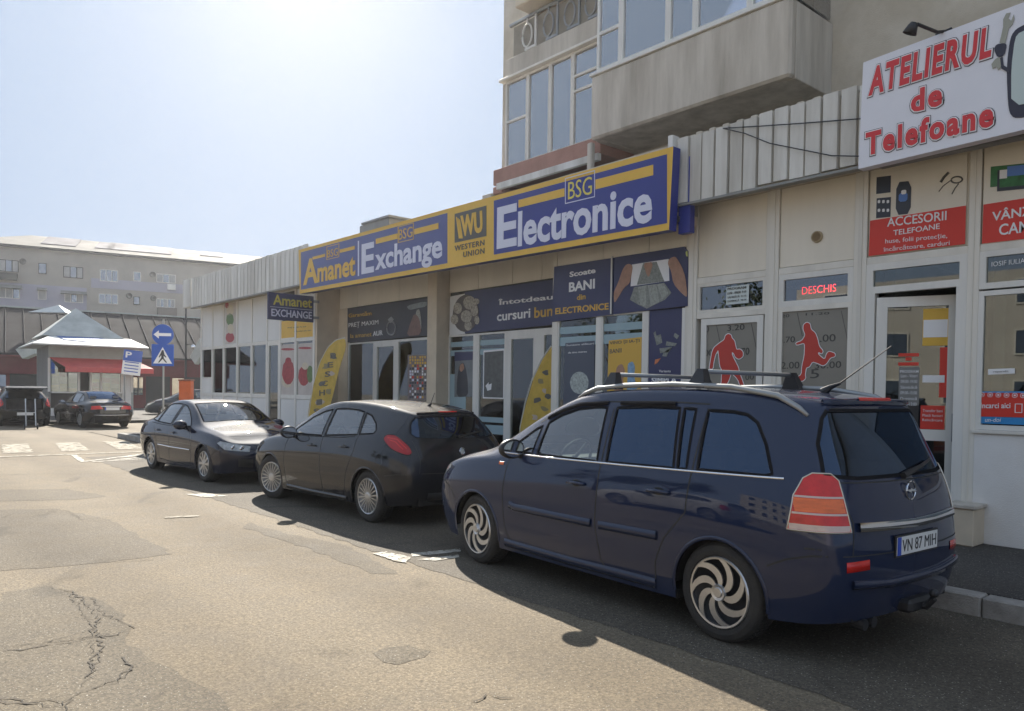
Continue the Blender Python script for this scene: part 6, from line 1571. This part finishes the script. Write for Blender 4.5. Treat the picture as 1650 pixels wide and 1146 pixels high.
for i in range(14):
    u = -8+i*2.6; M.box('door', u, u+1.5, .002, .06, .12, 2.3, M_black if i % 3 else M_cin); M.box('stall_window', u+1.65, u+2.4, .002, .05, 1.0, 2.2, M_fwin)
    M.box('wall_lamp', u+.7, u+.9, .06, .2, 2.45, 2.52, M_frame)
# hipped zinc dormer left behind the kiosk and the folded gutter end
p0 = [(14, 613), (22, 597), (45, 578), (50, 592), (38, 606)]
# --- kiosk
A, C = depth(78, 615, 37.0), depth(215, 615, 39.3)
Kq = Fr('kiosk', 'square kiosk with a grey pyramid roof and red awning on the square', 'kiosk', A, C-A)
Lk = (C-A).length; sgk = Kq.sg
def kz(x, y, d=0): return Kq.px(x, y, d)[1]
def ku(x, d=0): return Kq.px(x, 610, d)[0]
zw = kz(150, 558); zc = kz(150, 579)
dp = 4.4
Kq.box('rear_wall', 0, Lk, -dp, -dp+.1, 0, zw, M_kwall); Kq.box('side_wall', Lk-.1, Lk, -dp+.102, -.002, 0, zw, M_kwall); Kq.box('side_wall', 0, .1, -dp+.102, -.002, 0, zw, M_grey)
Kq.box('fascia', 0, Lk, -.1, 0, zc, zw, M_kwall); zs_ = kz(150, 632); ztop = kz(150, 596)
zb_ = kz(150, 650)
Kq.box('base_wall', .1, Lk-.1, -.1, 0, 0, kz(150, 658), M_white); Kq.box('lower_panel', .1, ku(128), -.08, -.02, kz(150, 657), zs_-.05, M_black)
Kq.box('white_door', ku(196), Lk-.1, -.09, -.01, .1, zc, M_white); Kq.box('lower_panel', ku(150), ku(195), -.09, -.02, kz(150, 657), zs_-.05, M_white)
Kq.box('counter', .1, ku(200), .0, .35, zs_-.06, zs_, M_frame); Kq.box('interior_wall', .12, Lk-.12, -1.6, -1.5, .1, zw-.1, M_room); Kq.box('dark_opening', ku(129), ku(145), -.5, -.45, zb_, zc, M_black)
for x in (79, 127, 146, 163, 196, 212): u = ku(x); Kq.box('post', u-.05, u+.05, -.06, .03, zs_, zc, M_frame)
M_pd = [mat('display_red', (.4, .04, .03), .5, var=.5, vscale=5), mat('display_cream', (.5, .45, .35), .5, var=.4, vscale=5), mat('display_green', (.08, .2, .07), .5, var=.4), mat('display_yellow', (.5, .38, .05), .5, var=.4)]
for (xa, xb) in ((81, 126), (148, 162), (165, 194)):
    u = ku(xa)
    while u < ku(xb)-.15:
        w = rnd.uniform(.15, .5); z = zs_
        while z < ztop-.1:
            hh = rnd.uniform(.15, .45); Kq.box('goods_card', u, min(u+w, ku(xb)), -.35, -.30-rnd.uniform(0, .04), z, min(z+hh, ztop), rnd.choice(M_pd)); z += hh+.02
        u += w+.03
    Kq.box('pane', ku(xa), ku(xb), -.035, -.028, zs_, zc, M_glass)
# awning
za1, za0 = kz(150, 579), kz(150, 593, 1.1)
aw = poly('awning', [Vector((ku(80), 0, za1)), Vector((ku(215), 0, za1)), Vector((ku(215)+.7, -1.15*sgk, za0)), Vector((ku(80)-.1+.6, -1.15*sgk, za0))], (0, 0, .03), M_awn, Kq.t)
Kq.box('awning_valance', ku(80)+.5, ku(215)+.7, 1.12, 1.155, za0-.22, za0, M_awn, aw)
poly('awning_side', [Vector((ku(215), 0, za1)), Vector((ku(215)+.7, -1.15*sgk, za0)), Vector((ku(215), 0, za0-.1))], (.02, 0, 0), M_awn, aw)
# white sheet canopy and pyramid
ze = kz(150, 545); zf_ = kz(150, 556, .9)
cn = [(-.75, 1.0), (Lk+.5, 1.0), (Lk+.4, -dp-.6), (-.75, -dp-.6)]; inn = [(.1, -.25), (Lk-.1, -.25), (Lk-.1, -dp), (.1, -dp)]
bm = B(); lo = [bm.verts.new((u, -d*sgk, zw+.0)) for u, d in cn]; hi = [bm.verts.new((u, -d*sgk, ze+.05)) for u, d in inn]
lo2 = [bm.verts.new((u, -d*sgk, zw-.06)) for u, d in cn]
for i in range(4): bm.faces.new((lo[i], lo[(i+1) % 4], hi[(i+1) % 4], hi[i])); bm.faces.new((lo2[i], lo2[(i+1) % 4], lo[(i+1) % 4], lo[i]))
bm.faces.new(lo2)
cp = obj('canopy', bm, M_awn2, Kq.t)
poly('blue_stripe', [Vector((.3, .30*sgk, ze+.055)), Vector((Lk-1.2, .30*sgk, ze+.055)), Vector((Lk*.42, -.55*sgk, ze+.055-(ze+.05-zw)*.64)), Vector((.6, -.35*sgk, ze+.055-(ze+.05-zw)*.48))], (0, 0, .02), M_bl5, cp)
za_ = kz(122, 497, -dp/2)
bm = B(); b4 = [bm.verts.new((u, -d*sgk, ze+.05)) for u, d in ((-.25, -.2), (Lk-.4, -.2), (Lk-.4, -dp+.1), (-.25, -dp+.1))]; ap = bm.verts.new((Kq.px(122, 497, -dp/2)[0], dp/2*sgk, za_))
for i in range(4): bm.faces.new((b4[i], b4[(i+1) % 4], ap))
bm.faces.new(b4); obj('pyramid_roof', bm, M_kroof, Kq.t)
# folded sheet gutter ends left and right of the kiosk
def facet(name, lab, px, Z, m):
    P = [depth(x, y, Z) for x, y in px]; c = P[0]
    t = poly(name, [p-c for p in P], cw*.5, m); t.location = c; tag(t, lab, 'roof end'); return t
facet('roof_gutter_end', 'bent zinc roof end sticking out left of the kiosk', [(25, 563), (52, 548), (57, 570), (36, 578)], 43, M_kroof)
facet('roof_gutter_end', 'striped zinc roof end sticking out behind the white corner shop', [(306, 575), (322, 545), (324, 572), (314, 587)], 40, M_kroof)
rd = thing('roof_dormer', 'sunlit metal cowl on the ridge of the market hall left of the pyramid roof', 'roof cowl', depth(90, 500, 52)); bm = B(); q = [bm.verts.new(p) for p in ((-1.6, -.5, -.2), (1.0, -.5, -.2), (1.0, .5, -.2), (-1.6, .5, -.2), (.2, 0, .35))]
for a, b in ((0, 1), (1, 2), (2, 3), (3, 0)): bm.faces.new((q[a], q[b], q[4]))
bm.faces.new(q[:4]); obj('cowl', bm, M_awn2, rd); rd.rotation_euler = (0, 0, YAW-math.pi/2)
# --- road signs
M_sblue = mat('road_sign_blue', (.02, .09, .42), .4); M_pole = mat('galvanised_pole', (.30, .30, .29), .5, metal=.5)
face = YAW+math.pi/2       # sign faces roughly the street the camera looks along
rs = thing('road_sign', 'galvanised post with a round arrow sign above a square pedestrian crossing sign', 'road sign', Vector((*gnd(262, 697).xy, 0)), R(56))
def facing(t): return (Vector((1, 0, 0)), Vector((0, 0, 1)), Vector((0, -1, 0)))
zz1 = 26.3
D = (rs.location-CAM).dot(cw)
def sz(px): return px*D/FPX
zc1 = CH+(628-545)*D/FPX; zc2 = CH+(626-576)*D/FPX
obj('post', tube(B(), [(0, .05, 0), (0, .05, CH+(628-520)*D/FPX)], .035, 10), M_pole, rs)
bm = lathe(B(), [(0, 0), (sz(16.5), 0), (sz(16.5), .02), (0, .02)], (0, -.02, zc1), 'y', 32); obj('round_sign', bm, M_sblue, rs)
box('square_sign', (-sz(17), sz(17), -.02, 0, zc2-sz(17.5), zc2+sz(17.5)), M_sblue, rs, .003)
def sp2(name, P, m, z, o_=.024): return poly(name, [Vector((sz(x), -o_, z-sz(y))) for x, y in P], (0, -.003, 0), m, rs)
sp2('arrow', [(-14, 0), (-6, -6.5), (-6, -2.4), (13, -2.4), (13, 2.4), (-6, 2.4), (-6, 6.5)], M_wht, zc1)
sp2('triangle', [(0, -13), (14.5, 13.5), (-14.5, 13.5)], M_wht, zc2)
sp2('pedestrian', [(-1, -8), (1.5, -8), (2, -5), (3, -1), (6, 3), (5, 4), (1.5, 1), (2, 5), (7, 12), (5, 12), (0, 6), (-5, 12), (-7, 12), (-2, 4), (-2, 0), (-5, 4), (-6, 3), (-3, -3)], M_black, zc2, .029)
pk = thing('parking_sign', 'leaning white and blue parking board on a thin post in front of the kiosk', 'road sign', Vector((*gnd(201, 684).xy, 0)), R(85))
D2 = (pk.location-CAM).dot(cw); hz = CH+(625-567)*D2/FPX; hb = CH+(625-607)*D2/FPX
obj('post', tube(B(), [(0, .05, 0), (0, .05, hz-.2)], .03, 8), M_pole, pk)
bd = box('board', (-.36, .36, -.02, .0, hb, hz), M_wht, pk); box('blue_field', (-.36, .36, -.026, -.0205, hz-(hz-hb)*.45, hz), M_sblue, bd); text('P', (-.28, -.027, hz-(hz-hb)*.32), (-.05, -.027, hz-.08), M_wht, bd, bold=.02)
for k in range(5): box('text_line', (-.28, .26, -.023, -.0205, hb+.12+.13*k, hb+.16+.13*k), M_sblue, bd)
bd.rotation_euler = (0, R(6), 0)
lp = thing('lamp_post', 'thin black lamp post with a small globe beside the white corner shop', 'lamp post', Vector((*gnd(299, 668).xy, .0)))
D3 = (lp.location-CAM).dot(cw); ztp = CH+(626-488)*D3/FPX; zg = CH+(626-562)*D3/FPX
obj('pole', tube(B(), [(0, 0, 0), (0, 0, 1), (0, 0, ztp)], [.09, .07, .05], 10), M_black, lp)
obj('bracket', tube(B(), [(0, 0, zg), (.1*cr.x, .1*cr.y, zg+.15), (.4*cr.x, .4*cr.y, zg+.12)], .025, 6), M_black, lp); bm = B(); bmesh.ops.create_uvsphere(bm, u_segments=12, v_segments=8, radius=.14, matrix=Matrix.Translation((.42*cr.x, .42*cr.y, zg))); obj('lamp_head', bm, M_chrome, lp, smooth=True)
og = thing('orange_bin', 'orange metal litter bin behind the roof of the navy saloon', 'litter bin', Vector((*gnd(300, 690).xy, 0)), R(50))
D4 = (og.location-CAM).dot(cw); ht = CH+(625-616)*D4/FPX; w_ = 9.5*D4/FPX
M_or = mat('orange_sheet', (.50, .10, .02), .5, var=.2); box('body', (-w_, w_, -w_*.7, w_*.7, .3, ht), M_or, og, .02); box('lid', (-w_*1.08, w_*1.08, -w_*.8, w_*.8, ht+.002, ht+.06), mat('brown_lid', (.2, .06, .03), .6), og, .01)
for s in (-1, 1): box('leg', (s*w_*.8-.02, s*w_*.8+.02, -.02, .02, 0, .299), M_black, og)
# --- parked cars on the square
P_d1 = dict(sal_P); P_d1.update(paint=paint('black_saloon_paint', (.006, .005, .007), .1), frontgaps=None, cuts=[], reargaps=[[(-.6, .62), (.6, .62)], [(-.58, .62), (-.55, .88)], [(.58, .62), (.55, .88)]], tail=[(30, [(-1.60, .70), (-1.62, .84), (-1.92, .86), (-2.0, .72)], M_tail)], steer=0)
a = gnd(128, 691); b = gnd(207, 692)
mid = (a+b)/2
vdir = Vector((mid.x, mid.y, 0)).normalized(); hd_ = Vector((-1, .12, 0)).normalized()
hd_ = (cw*Vector((1, 1, 0))).normalized(); hd_ = (Matrix.Rotation(R(46), 3, 'Z') @ hd_)
def tail_at(x, y, L, hd):   # root of a car whose tail stands over the given photograph point
    p = gnd(x, y); return Vector((p.x, p.y, 0))+hd*L
o1, S1 = make_car('saloon_car', 'black saloon parked tail towards the camera in front of the kiosk', SAL, P_d1, tail_at(180, 690, 4.5, hd_), math.atan2(hd_.y, hd_.x), 1.0, lev=2, group='cars parked on the square')
h = S1.hit(0, .74, 'rear'); plate_obj(o1, h[0]+h[1]*.008, None); S1.strip('chrome_strip', [[(-.4, .83), (.4, .83)]], 'rear', trim(.03, .01), M_chrome, o1); S1.strip('bumper_strip', [[(-.62, .50), (0, .49), (.62, .50)]], 'rear', trim(.02, .01), M_chrome, o1)
P_d2 = dict(hat_P); P_d2.update(paint=paint('black_hatch_paint', (.005, .005, .006), .1), openback=[(-.60, .62), (-.60, 1.05), (-.46, 1.30), (.46, 1.30), (.60, 1.05), (.60, .62)], reargaps=None, rim='five', steer=0,
   tail=[(42, chaikin([(-1.98, .72), (-2.0, 1.0), (-2.10, 1.06), (-2.30, .92), (-2.33, .80), (-2.2, .72)], 1), M_tail)])
hd2 = (cw*Vector((1, 1, 0))).normalized(); hd2 = Matrix.Rotation(R(37), 3, 'Z') @ hd2
o2, S2 = make_car('hatchback', 'black hatchback with its tailgate raised at the left edge of the square', HAT, P_d2, tail_at(40, 687, 4.3, hd2), math.atan2(hd2.y, hd2.x), 1.02, lev=2, group='cars parked on the square')
bm = B(); 
g_ = [(-3.98, 1.36), (-4.4, 1.50), (-4.85, 1.52), (-5.02, 1.46)]
for i in range(len(g_)-1):
    (xa, za2), (xb, zb3) = g_[i], g_[i+1]; wa, wb = .58+.03*i, .58+.03*(i+1)
    vs = [bm.verts.new(p) for p in ((xa, -wa, za2), (xa, wa, za2), (xb, wb, zb3), (xb, -wb, zb3), (xa, -wa, za2-.05), (xa, wa, za2-.05), (xb, wb, zb3-.05), (xb, -wb, zb3-.05))]
    for q in ((0, 1, 2, 3), (4, 7, 6, 5), (0, 4, 5, 1), (2, 6, 7, 3), (0, 3, 7, 4), (1, 5, 6, 2)): bm.faces.new([vs[i2] for i2 in q])
obj('tailgate', bm, P_d2['paint'], o2)
box('boot_floor', (-4.25, -3.3, -.6, .6, .55, .62), M_cin, o2); box('number_plate', (-4.37, -4.36, -.26, .26, .42, .53), M_plate, o2)
sc_ = thing('hand_truck', 'light tubular hand truck standing behind the open hatchback', 'hand truck', Vector((*gnd(50, 692).xy, 0)), math.atan2(hd2.y, hd2.x))
for y in (-.15, .15): obj('frame_tube', tube(B(), [(0, y, .12), (.25, y, 1.1)], .018, 6), M_silver, sc_)
obj('crossbar', tube(B(), [(.12, -.15, .6), (.12, .15, .6)], .015, 6), M_silver, sc_)
for y in (-.2, .2): obj('wheel', lathe(B(), [(0, -.02), (.1, -.02), (.1, .02), (0, .02)], (0, y, .1), 'y', 12), M_black, sc_)
P_d3 = dict(hat_P); P_d3.update(paint=paint('slate_blue_car_paint', (.03, .04, .055), .1), rim='five', steer=0)
hd3 = Matrix.Rotation(R(118), 3, 'Z') @ (cw*Vector((1, 1, 0))).normalized()
p = gnd(234, 671); o3, S3 = make_car('hatchback', 'slate blue hatchback facing left half hidden behind the navy saloon', HAT, P_d3, Vector((p.x, p.y, 0)), math.atan2(hd3.y, hd3.x), 1.0, lev=2, group='cars parked on the square')
P_d4 = dict(P_d2); P_d4.update(paint=paint('dark_red_grey_paint', (.02, .008, .009), .1), openback=None)
o4, S4 = make_car('hatchback', 'dark hatchback cut by the left edge of the frame beside the open tailgate', HAT, P_d4, tail_at(-22, 683, 4.3, hd2), math.atan2(hd2.y, hd2.x), 1.0, lev=2, group='cars parked on the square')
# --- facade across the street, seen in the panes and paintwork only
op = thing('opposite_block', 'plain pale block across the street seen only as reflections', 'building', (-12, -33, 0))
M_opp = mat('pale_opposite_render', (.62, .57, .50), .9, var=.15, vscale=.5)
box('wall', (-16, 44, -8, 0, 0, 9), M_opp, op); box('wing', (44, 60, -8, 14, 0, 6.5), M_flat2, op)
for i in range(15):
    for j in range(3): w = box('window', (-14+i*3.8, -12.2+i*3.8, .002, .05, 1.2+j*2.9, 2.7+j*2.9), M_frame2, op); box('pane', (-13.9+i*3.8, -12.3+i*3.8, .052, .06, 1.3+j*2.9, 2.6+j*2.9), M_fwin, w)
P_d5 = dict(P_d4); P_d5.update(paint=paint('silver_car_paint', (.55, .55, .56), .05))
o5, S5 = make_car('hatchback', 'silver hatchback parked across the street, mirrored in the door of the people carrier', HAT, P_d5, (-11.5, -2.6, 0), R(180), 1.0, lev=2)

# trees on the far side of the street: mirrored in the side windows and the shop panes
M_leaves = mat('tree_leaves', (.07, .10, .035), .7, var=.5, vscale=1.5); M_bark = mat('tree_bark', (.10, .08, .06), .95, bump=.5)
def leaf_tree(lab, x, y, h, seed):
    r = random.Random(seed); t = thing('street_tree', lab, 'tree', (x, y, 0), group='trees across the street')
    tr = B(); top = Vector((r.uniform(-.3, .3), 0, h*.5)); tube(tr, [(0, 0, 0), (.05, 0, h*.25), top], [.2, .15, .10], 8); cl = []
    for k in range(9):
        a = r.uniform(0, 6.28); e = Vector((math.cos(a)*h*.25, math.sin(a)*h*.25, h*r.uniform(.5, .95))); tube(tr, [top*r.uniform(.6, 1), top.lerp(e, .5)+Vector((0, 0, .3)), e], [.07, .045, .02], 5); cl.append(e)
    obj('trunk', tr, M_bark, t); bm = B()
    for k in range(2600):
        c = r.choice(cl)+Vector((r.gauss(0, .55), r.gauss(0, .55), r.gauss(0, .45))); u = Vector((r.gauss(0, 1), r.gauss(0, 1), r.gauss(0, 1))).normalized(); w = u.cross(Vector((r.gauss(0, 1), r.gauss(0, 1), .3))).normalized()
        q = [bm.verts.new(c+u*a*.09+w*b*.06) for a, b in ((-1, -1), (1, -1), (1, 1), (-1, 1))]; bm.faces.new(q)
    obj('crown', bm, M_leaves, t, smooth='keep')
for i, (x, y, h) in enumerate(((-24, -17, 7), (-33, -20, 8))): leaf_tree(('lower leafy tree across the road, nearer to the cars, outside the frame', 'taller leafy tree across the road, further along, outside the frame')[i], x, y, h, i)
# ------------------------------------------------------------------ the three cars along the kerb
def from_rear_wheel(rear, front, P, scale, left=True, fwd=0):
    """root location and heading from the outer contact points of the near rear and front wheels"""
    r, f = Vector((*rear, 0)), Vector((*front, 0)); d = (f-r).normalized(); rz = math.atan2(d.y, d.x)
    n = Vector((-d.y, d.x, 0)); off = (P['W']/2-.035)*scale
    c = r-n*off if left else r+n*off
    c += d*fwd
    return c+d*P['xr']*scale, rz
loc, rz = from_rear_wheel((-2.83, 4.30), (-5.62, 4.47), van_P, 1.02, fwd=.06)
van, S_ = make_car('people_carrier', 'dark blue people carrier with roof bars, nearest car at the kerb', VAN, van_P, loc, rz, 1.02, group='cars parked along the kerb')
van_extras(van, S_)
loc, rz = from_rear_wheel((-8.20, 4.78), (-10.83, 4.69), hat_P, 1.0)
hat, S_ = make_car('hatchback', 'dark grey hatchback with oval red tail lamps between the saloon and the people carrier', HAT, hat_P, loc, rz, 1.0, group='cars parked along the kerb')
hat_extras(hat, S_)
loc, rz = from_rear_wheel((-15.95, 4.48), (-13.41, 4.59), sal_P, .985, left=False)
sal, S_ = make_car('saloon_car', 'dark navy saloon facing the camera, bonnet towards the hatchback', SAL, sal_P, loc, rz, .985, group='cars parked along the kerb')
sal_extras(sal, S_)
# ------------------------------------------------------------------ thin sunlit haze over the square
hm = bpy.data.materials.new('haze_air'); hm.use_nodes = True; t = hm.node_tree; t.nodes.clear()
o_ = t.nodes.new('ShaderNodeOutputMaterial'); v_ = t.nodes.new('ShaderNodeVolumePrincipled')
v_.inputs['Color'].default_value = (.93, .95, 1, 1); v_.inputs['Density'].default_value = .0006; v_.inputs['Anisotropy'].default_value = .72
t.links.new(v_.outputs[0], o_.inputs['Volume'])
hz = box('haze', (-270, 90, -110, 250, -1.4, 19), hm); hz['kind'] = 'stuff'
